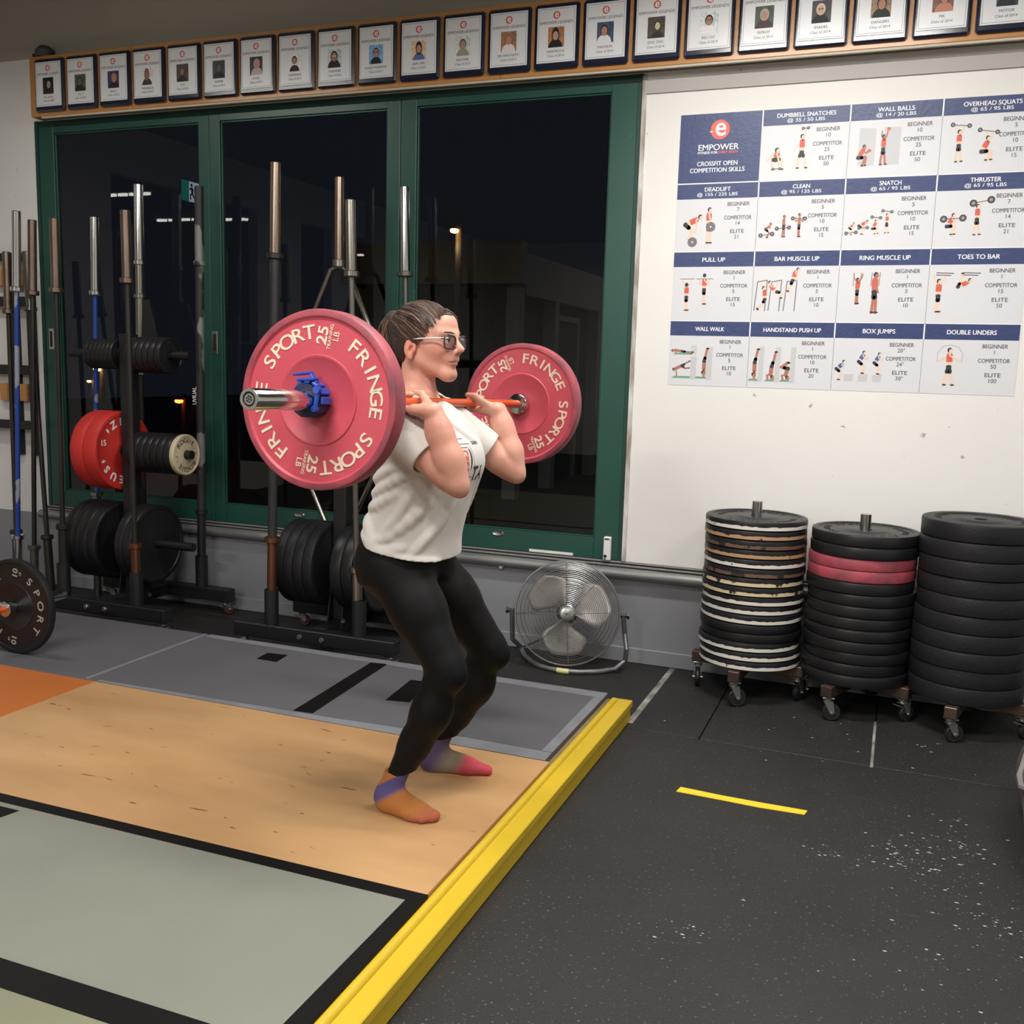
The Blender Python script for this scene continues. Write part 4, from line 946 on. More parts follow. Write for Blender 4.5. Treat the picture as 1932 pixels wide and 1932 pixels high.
# ------------------------------------------------------------------ standing bars
m_sleeve_br = mat('bronzed_sleeve', (172, 156, 142), .24, metal=.95, vary=(12, .6), rgb2=(148, 128, 112), stretch=(1, 1, .2))
m_sleeve_rust = mat('rusty_sleeve', (142, 126, 114), .3, metal=.92, vary=(16, .6), rgb2=(112, 92, 80), stretch=(1, 1, .3))
m_sleeve_ol = mat('dull_nickel_sleeve', (160, 156, 146), .25, metal=.95, vary=(14, .6), rgb2=(128, 124, 114), stretch=(1, 1, .2))
m_shaft_dk = mat('dark_oxide_shaft', (64, 60, 56), .4, metal=.6, vary=(10, .5), rgb2=(44, 42, 40), stretch=(1, 1, .3))
m_shaft_gr = mat('grey_steel_shaft', (128, 124, 118), .32, metal=.8, vary=(12, .6), rgb2=(100, 96, 90), stretch=(1, 1, .2))
m_blue = mat('blue_chalky_shaft', (26, 62, 150), .4, vary=(9, .4), rgb2=(34, 74, 160), fine=(7, .55, (150, 157, 174)), stretch=(1, 1, .7))
m_axle = mat('black_chalky_axle', (40, 40, 42), .45, metal=.3, vary=(9, .4), rgb2=(58, 58, 58), fine=(6, .60, (128, 128, 128)), stretch=(1, 1, .6))
m_copper = mat('copper_sleeve', (136, 92, 70), .3, metal=.85, vary=(12, .6), rgb2=(110, 74, 58), stretch=(1, 1, .3))
def bar(label, xt, xb, yt, yb, zt, zu, zl, zb, up_m, sh_m, lo_m, rs=.014, col_r=.037, rr=.025, cm_=None):
    t = thing('barbell', label, 'barbell', (xb, yb, zb), group='barbells stood on end')
    P = lambda z: (xb + (xt - xb) * (z - zb) / (zt - zb), yb + (yt - yb) * (z - zb) / (zt - zb), z)
    s = build('sleeve', MB().path([P(zu + .02), P(zt - .003), P(zt)], [rr, rr, rr - .003], 24), up_m, t)
    build('collar', MB().path([P(zu - .006), P(zu - .003), P(zu + .019), P(zu + .022)], [col_r - .004, col_r, col_r, col_r - .004], 24), cm_ or up_m, s)
    build('shaft', MB().path([P(zl), P((zu + zl) / 2), P(zu)], rs, 16), sh_m, t)
    s = build('sleeve', MB().path([P(zb), P(zl - .02)], rr, 24), lo_m, t)
    build('collar', MB().path([P(zl - .022), P(zl - .019), P(zl + .003), P(zl + .006)], [col_r - .004, col_r, col_r, col_r - .004], 24), lo_m, s)
    return t
RB = .16
bar('bronzed barbell with thick black chalked shaft, front left of rack behind lifter', -2.915, -2.958, 4.255, 4.26, 2.455, 2.005, .607, RB, m_sleeve_br, m_axle, m_copper, rs=.0235, col_r=.040, cm_=m_shaft_dk)
bar('dull nickel barbell standing right behind the red plate and the back of the lifter', -2.505, -2.447, 4.26, 4.26, 2.268, 1.917, .500, RB, m_sleeve_ol, m_shaft_gr, m_sleeve_ol)
bar('bright chrome barbell whose top stands above the hair of the lifter', -2.505, -2.442, 4.81, 4.81, 2.420, 1.968, .60, RB, m_chrome, m_shaft_gr, m_chrome, col_r=.042, cm_=m_shaft_gr)
bar('rusty brown barbell in front of the red plates of the left rack', -3.835, -3.834, 4.25, 4.26, 2.257, 1.890, .495, RB, m_sleeve_rust, m_shaft_dk, m_copper)
ax = bar('thick black axle bar with chalk marks right of the tan plate', -3.80, -3.834, 4.80, 4.81, 2.468, 2.035, .612, RB, m_axle, m_axle, m_blk, rs=.0245, rr=.0255, col_r=.034)
lt = MB(); text(lt, 'UVIUAL', .030, frame((-3.842, 4.783, 1.29), (0, 0, 1), (-.6, -.5, 0)), .015, 1.0)
build('white_lettering', lt, m_logo_w, ax, None)['kind'] = 'stuff'
sv = bar('thick shiny silver axle standing tallest over the left rack', -4.238, -4.252, 4.81, 4.81, 2.497, 2.045, 1.868, 1.40, m_chrome, m_sleeve_ol, m_sleeve_ol, rs=.0255, col_r=.034, rr=.027)
build('flared_handle', MB().add([(-4.245, 4.80, 1.84), (-4.17, 4.80, 1.84), (-4.10, 4.79, 1.60), (-4.04, 4.79, 1.50), (-4.24, 4.79, 1.50), (-4.245, 4.815, 1.84), (-4.17, 4.815, 1.84), (-4.10, 4.805, 1.60), (-4.04, 4.805, 1.50), (-4.24, 4.805, 1.50)], [(4, 3, 2, 1, 0), (5, 6, 7, 8, 9), (0, 1, 6, 5), (1, 2, 7, 6), (2, 3, 8, 7), (3, 4, 9, 8), (4, 0, 5, 9)]), m_blk, sv, None)
build('stem', MB().cyl((-4.253, 4.81, .157), (-4.252, 4.81, 1.40), .014, n=12), m_shaft_dk, sv)
bar('chrome barbell with blue chalked shaft behind the top peg of the left rack', -4.590, -4.655, 4.83, 4.83, 2.325, 1.872, .66, .0, m_chrome, m_blue, m_sleeve_ol)
bar('dull dark barbell standing just left of the red plates', -4.315, -4.350, 4.25, 4.26, 2.228, 1.842, .558, RB, m_sleeve_rust, m_shaft_dk, m_shaft_dk)
bar('chrome barbell with bright blue shaft at the left picture edge', -4.905, -5.03, 4.55, 4.56, 2.327, 1.872, .395, .0, m_chrome, m_blue, m_chrome)
bar('dull dark barbell leaning right of the blue one at the left edge', -4.86, -4.94, 4.62, 4.60, 2.285, 1.855, .330, .0, m_sleeve_rust, m_shaft_dk, m_shaft_gr)
bar('short dark barbell half hidden behind the blue one', -5.00, -4.80, 4.70, 4.60, 2.114, 1.765, .40, .0, m_shaft_gr, m_shaft_dk, m_shaft_dk)
bar('brown dark barbell leaning at the very left edge', -5.16, -5.14, 4.70, 4.66, 2.115, 1.750, .40, .0, m_sleeve_rust, m_shaft_dk, m_shaft_dk)
# hex frame bar on end
t = thing('hex_bar', 'nickel hex frame bar stood on end behind the near red plate', 'barbell', (-2.90, 4.81, .16), group='barbells stood on end')
hx = -2.895
build('sleeve', MB().path([(hx, 4.81, 2.055), (hx, 4.81, 2.482), (hx, 4.81, 2.485)], [.025, .025, .022], 24), m_sleeve_br, t)
build('collar', MB().path([(hx, 4.81, 2.015), (hx, 4.81, 2.018), (hx, 4.81, 2.052), (hx, 4.81, 2.055)], [.032, .036, .036, .032], 24), m_sleeve_ol, t)
hexp = [(hx, 4.81, 2.02), (hx + .05, 4.81, 2.0), (hx + .285, 4.81, 1.50), (hx + .285, 4.81, 1.02), (hx + .05, 4.81, .55), (hx, 4.81, .53), (hx - .05, 4.81, .55), (hx - .285, 4.81, 1.02), (hx - .285, 4.81, 1.50), (hx - .05, 4.81, 2.0)]
build('hex_frame', MB().path(hexp, .0145, 12, closed=True), m_sleeve_ol, t)
build('sleeve', MB().path([(hx - .02, 4.81, .16), (hx, 4.81, .52)], .025, 20), m_sleeve_ol, t)
# wall rack behind the left bars
t = thing('wall_bar_rack', 'black wall rack with wooden blocks behind the bars at the left edge', 'rack', (-5.4, WY, 1.0))
for z0_, z1_ in ((2.085, 2.13), (1.80, 1.86), (1.37, 1.43), (1.02, 1.075)):
    build('cross_bar', MB().box(-5.9, -5.185, 4.87, 4.905, z0_, z1_, .003), m_blk, t, None)
for xx in (-5.62, -5.36, -5.22):
    build('slat', MB().box(xx - .022, xx + .022, 4.906, 4.949, .85, 2.13, .002), m_blk, t, None)
for xx, zz in ((-5.29, 1.98), (-5.29, 1.25), (-5.46, 1.98), (-5.46, 1.25)):
    build('wooden_block', MB().box(xx - .028, xx + .028, 4.90, 4.949, zz - .05, zz + .06, .002), m_oak, t, None)

# ------------------------------------------------------------------ barbell in the lifter's hands
BA = Vector((-1.358, 2.15, 1.4135)); BB = Vector((-1.333, 3.5, 1.3735)); BD = (BB - BA).normalized()
zz = -BD; xx = (Vector((1, 0, 0)) - zz * zz.x).normalized(); yy = zz.cross(xx)
BM = Matrix((xx, yy, zz)).transposed().to_4x4(); BM.translation = BA     # local +z points outwards at the near end
m_orange = mat('orange_shaft', (206, 84, 30), .35, vary=(20, .5), rgb2=(190, 72, 26), coat=.2)
def barbell(M, name, label):
    t = thing(name, label, 'barbell', tuple(M.translation))
    t.matrix_basis = M
    Lz = lambda z: (0, 0, z)
    build('shaft', MB().path([Lz(-.056), Lz(-1.366)], .0133, 20), m_orange, t, world=False)
    for s, a in ((1, -.056), (-1, -1.366)):
        sl = build('sleeve', MB().path([Lz(a), Lz(a + s * .318), Lz(a + s * .322)], [.0249, .0249, .023], 32), m_chrome, t, world=False)
        build('inner_collar', MB().path([Lz(a - s * .032), Lz(a - s * .030), Lz(a - s * .003), Lz(a - s * .001)], [.034, .037, .037, .034], 32), m_chrome, sl, world=False)
        if s > 0:
            e = a + .322
            build('end_cap', MB().lathe([(.0246, e), (.0240, e + .003), (.0175, e + .003), (.0165, e + .0008), (.0165, e)], None, 36), m_steel, sl, world=False)
            build('end_recess', MB().lathe([(.0167, e + .0007), (.0105, e + .0007), (0, e + .0007)], None, 24), m_dark_gap, sl, world=False)
            kk = MB().lathe([(.0125, e + .0006), (.0125, e + .0022), (.0085, e + .0022), (.0085, e + .0006)], None, 24)
            for q in range(6):
                an = q * PI / 3 + .2; kk.obox(Matrix.Rotation(an, 4, 'Z') @ Matrix.Translation((.0055, 0, e + .0013)), (.007, .0022, .0014))
            build('end_bolt', kk, m_steel, sl, world=False)
    return t
barbell(BM, 'barbell', 'barbell with an orange shaft held on the shoulders of the lifter')
def fringe_plate(M, T, m, edge_m, label, grp, rot=0.0, words=('25', 'TRAINING', 'LB'), letter_m=None, R=.225):
    o = link('bumper_plate', MB().lathe([(.0262, .004), (.10, .004), (.101, .0055), (.107, .0055), (.108, .006), (R - .022, .006), (R - .017, 0), (R - .006, 0), (R - .0015, .002), (R, .007), (R, T - .007), (R - .0015, T - .002), (R - .006, T), (R - .017, T), (R - .022, T - .006), (.114, T - .006), (.112, T - .0035), (.106, T - .0035), (.104, T - .005), (.0262, T - .004), (.0262, .004)], None, 96).mesh('bumper_plate', m, 40))
    o.data.materials.append(edge_m)
    for p in o.data.polygons:
        c = p.center
        if math.hypot(c.x, c.y) > R - .012: p.material_index = 1
    o.matrix_basis = M @ Matrix.Rotation(-math.radians(rot), 4, 'Z'); tag(o, label, 'weight plate', grp)
    lt = MB(); F = Matrix.Translation((0, 0, T - .0062))
    for a in (0, 180):
        if words[1]: ring_text(lt, 'FRINGE SPORT', .167, 38 + a, 171 + a, .050, F, .008, 1.22, .0016)
        else: ring_text(lt, 'FRINGE' if a else 'SPORT', .160, 38 + a, (128 if not a else 142) + a, .050, F, .008, 1.22, .0016)
        L = F @ Matrix.Rotation(-math.radians(11 + a), 4, 'Z') @ Matrix.Translation((0, .160, 0)) @ Matrix.Rotation(PI / 2, 4, 'Z')
        text(lt, words[0], .041, L @ Matrix.Translation((0, .017, 0)), .02, 1.15, .0016)
        if words[1]: text(lt, words[1], .0135, L @ Matrix.Translation((0, -.005, 0)), .01, 1.0, .0016)
        text(lt, words[2], .023 if words[1] else .017, L @ Matrix.Translation((.004, -.0215 if words[1] else -.012, 0)), .005, 1, .0016)
    build('raised_lettering', lt, letter_m or m_cream, o, None, world=False)['kind'] = 'stuff'
    return o
PG = 'red training plates on the held barbell'
fringe_plate(BM @ Matrix.Translation((0, 0, -.0555)), .0555, m_red_rub, m_red_edge, 'coral red bumper plate at the near end of the held barbell', PG, 0)
fringe_plate(BM @ Matrix.Translation((0, 0, -1.366 - .0555)), .0555, m_red_rub, m_red_edge, 'coral red bumper plate at the far end of the held barbell', PG, -34)
# blue locking clip
m_bluepl = mat('blue_clip_plastic', (34, 74, 170), .38)
m_bluedk = mat('navy_clip_pad', (30, 34, 66), .6)
t = thing('barbell_clip', 'blue plastic locking clip on the near sleeve of the held barbell', 'clip', tuple(BA)); t.matrix_basis = BM
b = MB(); prof = []
for k in range(12):
    a = math.radians(k * 30 + 15); r = .0435 if 2 < k < 11 else .040; prof.append((r * math.cos(a), r * math.sin(a)))
inn = [(.0256 * math.cos(math.radians(k * 30 + 15)), .0256 * math.sin(math.radians(k * 30 + 15))) for k in range(12)]
v = [(x, y, z) for z in (.002, .046) for x, y in prof] + [(x, y, z) for z in (.002, .046) for x, y in inn]
f = [(k, (k + 1) % 12, 12 + (k + 1) % 12, 12 + k) for k in range(12)] + [(12 + k, 12 + (k + 1) % 12, 36 + (k + 1) % 12, 36 + k) for k in range(12)] + [((k + 1) % 12, k, 24 + k, 24 + (k + 1) % 12) for k in range(12)] + [(36 + k, 36 + (k + 1) % 12, 24 + (k + 1) % 12, 24 + k) for k in range(12)]
build('clip_body', b.add(v, f), m_bluedk, t, world=False)
b = MB()
for k in (0, 1, 2, 3, 11):
    a = math.radians(k * 30 + 15 + 15); b.obox(Matrix.Rotation(a, 4, 'Z') @ Matrix.Translation((.0445, 0, .024)), (.008, .018, .040), .002)
build('clip_shell', b, m_bluepl, t, world=False)
b = MB(); b.obox(Matrix.Rotation(math.radians(80), 4, 'Z') @ Matrix.Translation((.049, .012, .034)) @ Matrix.Rotation(.25, 4, 'Z'), (.008, .052, .026), .003)
b.obox(Matrix.Translation((-.018, .064, .030)) @ Matrix.Rotation(.12, 4, 'Z'), (.050, .006, .024), .002)
b.obox(Matrix.Translation((.012, .056, .030)) @ Matrix.Rotation(-.9, 4, 'Z'), (.036, .005, .018), .002)
build('lever_arm', b, m_bluepl, t, world=False)
b = MB(); b.obox(Matrix.Translation((.034, .004, .050)) @ Matrix.Rotation(-.15, 4, 'Z'), (.012, .040, .008), .003)
b.cyl((.036, .026, .044), (.036, .026, .057), .009, n=14); b.cyl((.030, -.020, .044), (.030, -.020, .057), .008, n=14)
build('latch_arm', b, m_bluepl, t, world=False)

# ------------------------------------------------------------------ barbell resting at the left
LM = faceY(-3.79, 3.405, .335)
barbell(LM @ Matrix.Translation((0, 0, 1.388)), 'barbell', 'barbell with an orange shaft resting on the platform at the left edge')
m_lgrey = mat('pale_grey_lettering', (178, 172, 160), .5)
fringe_plate(LM @ Matrix.Translation((0, 0, -.036)), .036, m_black_rub, m_black_worn, 'black bumper plate standing on the grey mat at the left edge', 'black plates on the resting barbell', 0, ('10', '', 'LB'), m_lgrey)
fringe_plate(LM @ Matrix.Translation((0, 0, 1.334)), .036, m_black_rub, m_black_worn, 'second black plate on the other end of the resting barbell', 'black plates on the resting barbell', 10, ('10', '', 'LB'), m_lgrey)

# ------------------------------------------------------------------ bag at the right edge
m_bag = mat('dusky_bag_cloth', (104, 92, 94), .8, vary=(9, .6), rgb2=(60, 52, 56), bump=(30, .4))
t = thing('gym_bag', 'dusky soft gym bag lying on the floor at the right picture edge', 'bag', (.70, 3.55, 0))
pts = []; rad = []
v = []; NA = 28; ys_ = np.linspace(3.08, 4.02, 15)
for i, yv in enumerate(ys_):
    u = (i / 14) * 2 - 1; s_ = (1 - abs(u) ** 5) ** .5 * .98 + .02
    for j in range(NA):
        a = 2 * PI * j / NA; ca, sa = math.cos(a), math.sin(a)
        rx_ = .23 * s_ * (1 + .05 * math.sin(5 * u + 3 * a)); rz_ = .155 * s_ * (1 + .05 * math.sin(7 * u + 2 * a))
        v.append((.700 + rx_ * abs(ca) ** .7 * (1 if ca > 0 else -1), yv, .157 + rz_ * abs(sa) ** .7 * (1 if sa > 0 else -1)))
f = [(i * NA + j, i * NA + (j + 1) % NA, (i + 1) * NA + (j + 1) % NA, (i + 1) * NA + j) for i in range(14) for j in range(NA)]
f += [tuple(range(NA)), tuple(14 * NA + j for j in range(NA))[::-1]]
build('bag_body', MB().add(v, f), m_bag, t, 60)
build('strap', MB().path([(.53, 3.35, .26), (.475, 3.40, .23), (.462, 3.5, .20), (.465, 3.6, .20), (.49, 3.68, .25)], .012, 8), mat('grey_webbing', (120, 118, 116), .7), t)
build('zip', MB().path([(.70, 3.15, .318), (.70, 3.55, .322), (.70, 3.95, .318)], .006, 6), m_zinc, t)

# ------------------------------------------------------------------ the lifter
def axis(*segs):
    """rectilinear grid coordinates from (start, end, step) runs"""
    out = []
    for a, b, st in segs:
        n = max(1, int(round((b - a) / st))); out += list(np.linspace(a, b, n, endpoint=False))
    out.append(segs[-1][1]); return np.array(out, np.float32)
class Field:
    def __init__(s, xs, ys, zs):
        s.xs, s.ys, s.zs = xs, ys, zs; s.F = np.full((len(xs), len(ys), len(zs)), .12, np.float32)
    def sl(s, lo, hi):
        r = []
        for ax, a, b in zip((s.xs, s.ys, s.zs), lo, hi):
            i = max(0, int(np.searchsorted(ax, a)) - 1); j = min(len(ax), int(np.searchsorted(ax, b)) + 1); r.append(slice(i, max(i, j)))
        return tuple(r)
    def grid(s, q): return s.xs[q[0]][:, None, None], s.ys[q[1]][None, :, None], s.zs[q[2]][None, None, :]
    def comb(s, q, d, k, op):
        f = s.F[q]
        if f.size == 0: return
        if op == 'add':
            h = np.clip(.5 + .5 * (f - d) / k, 0, 1) if k > 0 else (d < f).astype(np.float32)
            s.F[q] = f + (d - f) * h - (k * h * (1 - h) if k > 0 else 0)
        elif op == 'sub':
            d = -d; h = np.clip(.5 - .5 * (f - d) / k, 0, 1) if k > 0 else (d > f).astype(np.float32)
            s.F[q] = f + (d - f) * h + (k * h * (1 - h) if k > 0 else 0)
        else:
            s.F[q] = np.maximum(f, d)
    def cap(s, p0, p1, r0, r1=None, k=.012, op='add'):
        r1 = r0 if r1 is None else r1; p0 = np.array(p0, np.float32); p1 = np.array(p1, np.float32); m = max(r0, r1) + .05
        q = s.sl(np.minimum(p0, p1) - m, np.maximum(p0, p1) + m); X, Y, Z = s.grid(q)
        ba = p1 - p0; L = float(ba @ ba) + 1e-12; a, b, c = X - p0[0], Y - p0[1], Z - p0[2]
        h = np.clip((a * ba[0] + b * ba[1] + c * ba[2]) / L, 0, 1)
        d = np.sqrt((a - ba[0] * h) ** 2 + (b - ba[1] * h) ** 2 + (c - ba[2] * h) ** 2) - (r0 + (r1 - r0) * h)
        s.comb(q, d.astype(np.float32), k, op); return s
    def chain(s, pts, rad, k=.012, op='add'):
        for a, b, r, t_ in zip(pts, pts[1:], rad, rad[1:]): s.cap(a, b, r, t_, k, op)
        return s
    def ell(s, c, r, R=None, k=.012, op='add'):
        m = max(r) + .05; c = np.array(c, np.float32); q = s.sl(c - m, c + m); X, Y, Z = s.grid(q)
        a, b, e = X - c[0], Y - c[1], Z - c[2]
        if R is not None:
            R = np.array(R, np.float32); a, b, e = (R[0, i] * a + R[1, i] * b + R[2, i] * e for i in range(3))
        k0 = np.sqrt((a / r[0]) ** 2 + (b / r[1]) ** 2 + (e / r[2]) ** 2) + 1e-9
        k1 = np.sqrt((a / r[0] ** 2) ** 2 + (b / r[1] ** 2) ** 2 + (e / r[2] ** 2) ** 2) + 1e-9
        s.comb(q, (k0 * (k0 - 1) / k1).astype(np.float32), k, op); return s
    def loft(s, prof, yc, grow=0.0, k=.012, zlo=None, zhi=None):
        """prof rows: z, centre x, half depth, half width"""
        P = np.array(prof, np.float32); q = (slice(None), slice(None), slice(None)); X, Y, Z = s.grid(q); z = s.zs
        cx = np.interp(z, P[:, 0], P[:, 1]); a = np.interp(z, P[:, 0], P[:, 2]) + grow; b = np.interp(z, P[:, 0], P[:, 3]) + grow
        for _ in range(2):
            ker = np.ones(9) / 9
            cx, a, b = (np.convolve(np.pad(v, 4, 'edge'), ker, 'valid') for v in (cx, a, b))
        cx, a, b = (v[None, None, :].astype(np.float32) for v in (cx, a, b))
        u, w = X - cx, Y - yc
        e = 2.3
        k0 = (np.abs(u / a) ** e + np.abs(w / b) ** e) ** (1 / e)
        d = (k0 - 1) * np.sqrt(u * u + w * w) / np.maximum(k0, 1e-3)
        d = np.maximum(d, np.maximum((zlo if zlo is not None else P[0, 0]) - Z, Z - (zhi if zhi is not None else P[-1, 0])))
        s.comb(q, d.astype(np.float32), k, 'add'); return s
    def half(s, n, o):
        """keep the side where n.(p-o) < 0"""
        X, Y, Z = s.grid((slice(None),) * 3); n = np.array(n, float); n /= np.linalg.norm(n)
        s.F = np.maximum(s.F, ((X - o[0]) * n[0] + (Y - o[1]) * n[1] + (Z - o[2]) * n[2]).astype(np.float32)); return s
    def mesh(s, name, m, iters=2):
        F = s.F; S = F < 0; nx, ny, nz = F.shape
        c = S[:-1, :-1, :-1].astype(np.int8).copy()
        for i in (0, 1):
            for j in (0, 1):
                for k in (0, 1):
                    if i + j + k: c += S[i:nx - 1 + i, j:ny - 1 + j, k:nz - 1 + k]
        I, J, K = np.nonzero((c > 0) & (c < 8)); n = len(I)
        idx = np.full((nx - 1, ny - 1, nz - 1), -1, np.int32); idx[I, J, K] = np.arange(n)
        P = np.zeros((n, 3)); C = np.zeros(n)
        corners = [(i, j, k) for i in (0, 1) for j in (0, 1) for k in (0, 1)]
        for a in corners:
            for ax in range(3):
                if a[ax] == 0:
                    b = list(a); b[ax] = 1
                    va = F[I + a[0], J + a[1], K + a[2]]; vb = F[I + b[0], J + b[1], K + b[2]]
                    cr = (va < 0) != (vb < 0); t_ = np.where(cr, va / np.where(cr, va - vb, 1), 0)
                    pa = np.stack([s.xs[I + a[0]], s.ys[J + a[1]], s.zs[K + a[2]]], 1); pb = np.stack([s.xs[I + b[0]], s.ys[J + b[1]], s.zs[K + b[2]]], 1)
                    P += np.where(cr[:, None], pa + (pb - pa) * t_[:, None], 0); C += cr
        P /= C[:, None]
        Q = []
        for ax in range(3):
            A = S[:-1] if ax == 0 else (S[:, :-1] if ax == 1 else S[:, :, :-1]); B = S[1:] if ax == 0 else (S[:, 1:] if ax == 1 else S[:, :, 1:])
            e = A != B
            i, j, k = np.nonzero(e); o1, o2 = [(1, 2), (2, 0), (0, 1)][ax]; co = [i, j, k]
            lim = (nx - 1, ny - 1, nz - 1)
            ok = (co[o1] > 0) & (co[o2] > 0) & (co[o1] < lim[o1]) & (co[o2] < lim[o2])
            co = [v[ok] for v in co]; flip = A[e][ok]
            def cellv(d1, d2):
                cc = [v.copy() for v in co]; cc[o1] -= d1; cc[o2] -= d2; return idx[cc[0], cc[1], cc[2]]
            q = np.stack([cellv(1, 1), cellv(0, 1), cellv(0, 0), cellv(1, 0)], 1)
            q[~flip] = q[~flip][:, ::-1]; Q.append(q)
        Q = np.concatenate(Q)
        for _ in range(iters):      # light smoothing of the facets
            acc = np.zeros_like(P); cnt = np.zeros(n)
            for a, b in ((0, 1), (1, 2), (2, 3), (3, 0)):
                np.add.at(acc, Q[:, a], P[Q[:, b]]); np.add.at(cnt, Q[:, a], 1); np.add.at(acc, Q[:, b], P[Q[:, a]]); np.add.at(cnt, Q[:, b], 1)
            P = P * .5 + .5 * acc / np.maximum(cnt, 1)[:, None]
        me = bpy.data.meshes.new(name); me.vertices.add(n); me.vertices.foreach_set('co', P.astype(np.float32).ravel())
        me.loops.add(len(Q) * 4); me.loops.foreach_set('vertex_index', Q.astype(np.int32).ravel())
        me.polygons.add(len(Q)); me.polygons.foreach_set('loop_start', np.arange(0, len(Q) * 4, 4, dtype=np.int32))
        me.update(calc_edges=True); me.validate()
        me.polygons.foreach_set('use_smooth', np.ones(len(me.polygons), bool)); me.materials.append(m)
        return me

YC = 2.838
SH = {'r': Vector((-1.405, 2.668, 1.338)), 'l': Vector((-1.390, 3.008, 1.330))}
EL = {'r': Vector((-1.192, 2.625, 1.170)), 'l': Vector((-1.203, 3.118, 1.163))}
WR = {'r': Vector((-1.262, 2.622, 1.372)), 'l': Vector((-1.262, 3.122, 1.362))}
HAND_Y = {'r': 2.630, 'l': 3.128}
HO = Vector((-1.398, 2.840, 1.579)); HYAW = math.radians(-8); HPITCH = math.radians(0)
HR = Matrix.Rotation(HYAW, 3, 'Z') @ Matrix.Rotation(HPITCH, 3, 'Y')
def hp(x, y, z): return tuple(HO + HR @ Vector((x, y, z)))
def barpt(y): return BA + BD * ((y - BA.y) / BD.y)
m_skin = mat('skin', (206, 154, 134), .48, vary=(7, .6), rgb2=(200, 142, 124), sss=.12, spec=.35)
def tint(m, c, r, rgb, amt):
    """a soft-edged patch of another skin tone round a point"""
    nt = m.node_tree; b = nt.nodes['Principled BSDF']; src = b.inputs['Base Color'].links[0].from_socket; lk = nt.links.new
    tc = nt.nodes.new('ShaderNodeTexCoord'); sb_ = nt.nodes.new('ShaderNodeVectorMath'); sb_.operation = 'SUBTRACT'; sb_.inputs[1].default_value = c
    dv = nt.nodes.new('ShaderNodeVectorMath'); dv.operation = 'DIVIDE'; dv.inputs[1].default_value = r; ln_ = nt.nodes.new('ShaderNodeVectorMath'); ln_.operation = 'LENGTH'
    mr = nt.nodes.new('ShaderNodeMapRange'); mr.inputs['From Min'].default_value = 1.0; mr.inputs['From Max'].default_value = .6; mr.inputs['To Max'].default_value = amt
    mx = nt.nodes.new('ShaderNodeMix'); mx.data_type = 'RGBA'; mx.inputs['B'].default_value = lin(rgb) + (1,)
    lk(tc.outputs['Object'], sb_.inputs[0]); lk(sb_.outputs[0], dv.inputs[0]); lk(dv.outputs[0], ln_.inputs[0]); lk(ln_.outputs['Value'], mr.inputs['Value']); lk(mr.outputs['Result'], mx.inputs['Factor']); lk(src, mx.inputs['A']); lk(mx.outputs['Result'], b.inputs['Base Color'])
m_hair = mat('dark_brown_hair', (44, 33, 29), .6, vary=(5, .5), rgb2=(66, 51, 44), stretch=(3, 18, 18), bump=(14, .2))
m_tee = mat('white_cotton', (206, 201, 195), .85, vary=(6, .7), rgb2=(198, 192, 186), bump=(9, .25), sheen=.2)
m_leg = mat('black_leggings', (6, 6, 8), .62, spec=.22, bump=(300, .05))
TORSO = [(.86, -1.437, .142, .178), (.97, -1.432, .140, .170), (1.05, -1.407, .136, .160), (1.13, -1.388, .140, .160), (1.20, -1.378, .144, .166), (1.26, -1.378, .136, .172), (1.31, -1.390, .116, .176), (1.35, -1.400, .094, .165), (1.385, -1.408, .074, .125), (1.415, -1.410, .062, .075), (1.435, -1.410, .055, .060)]

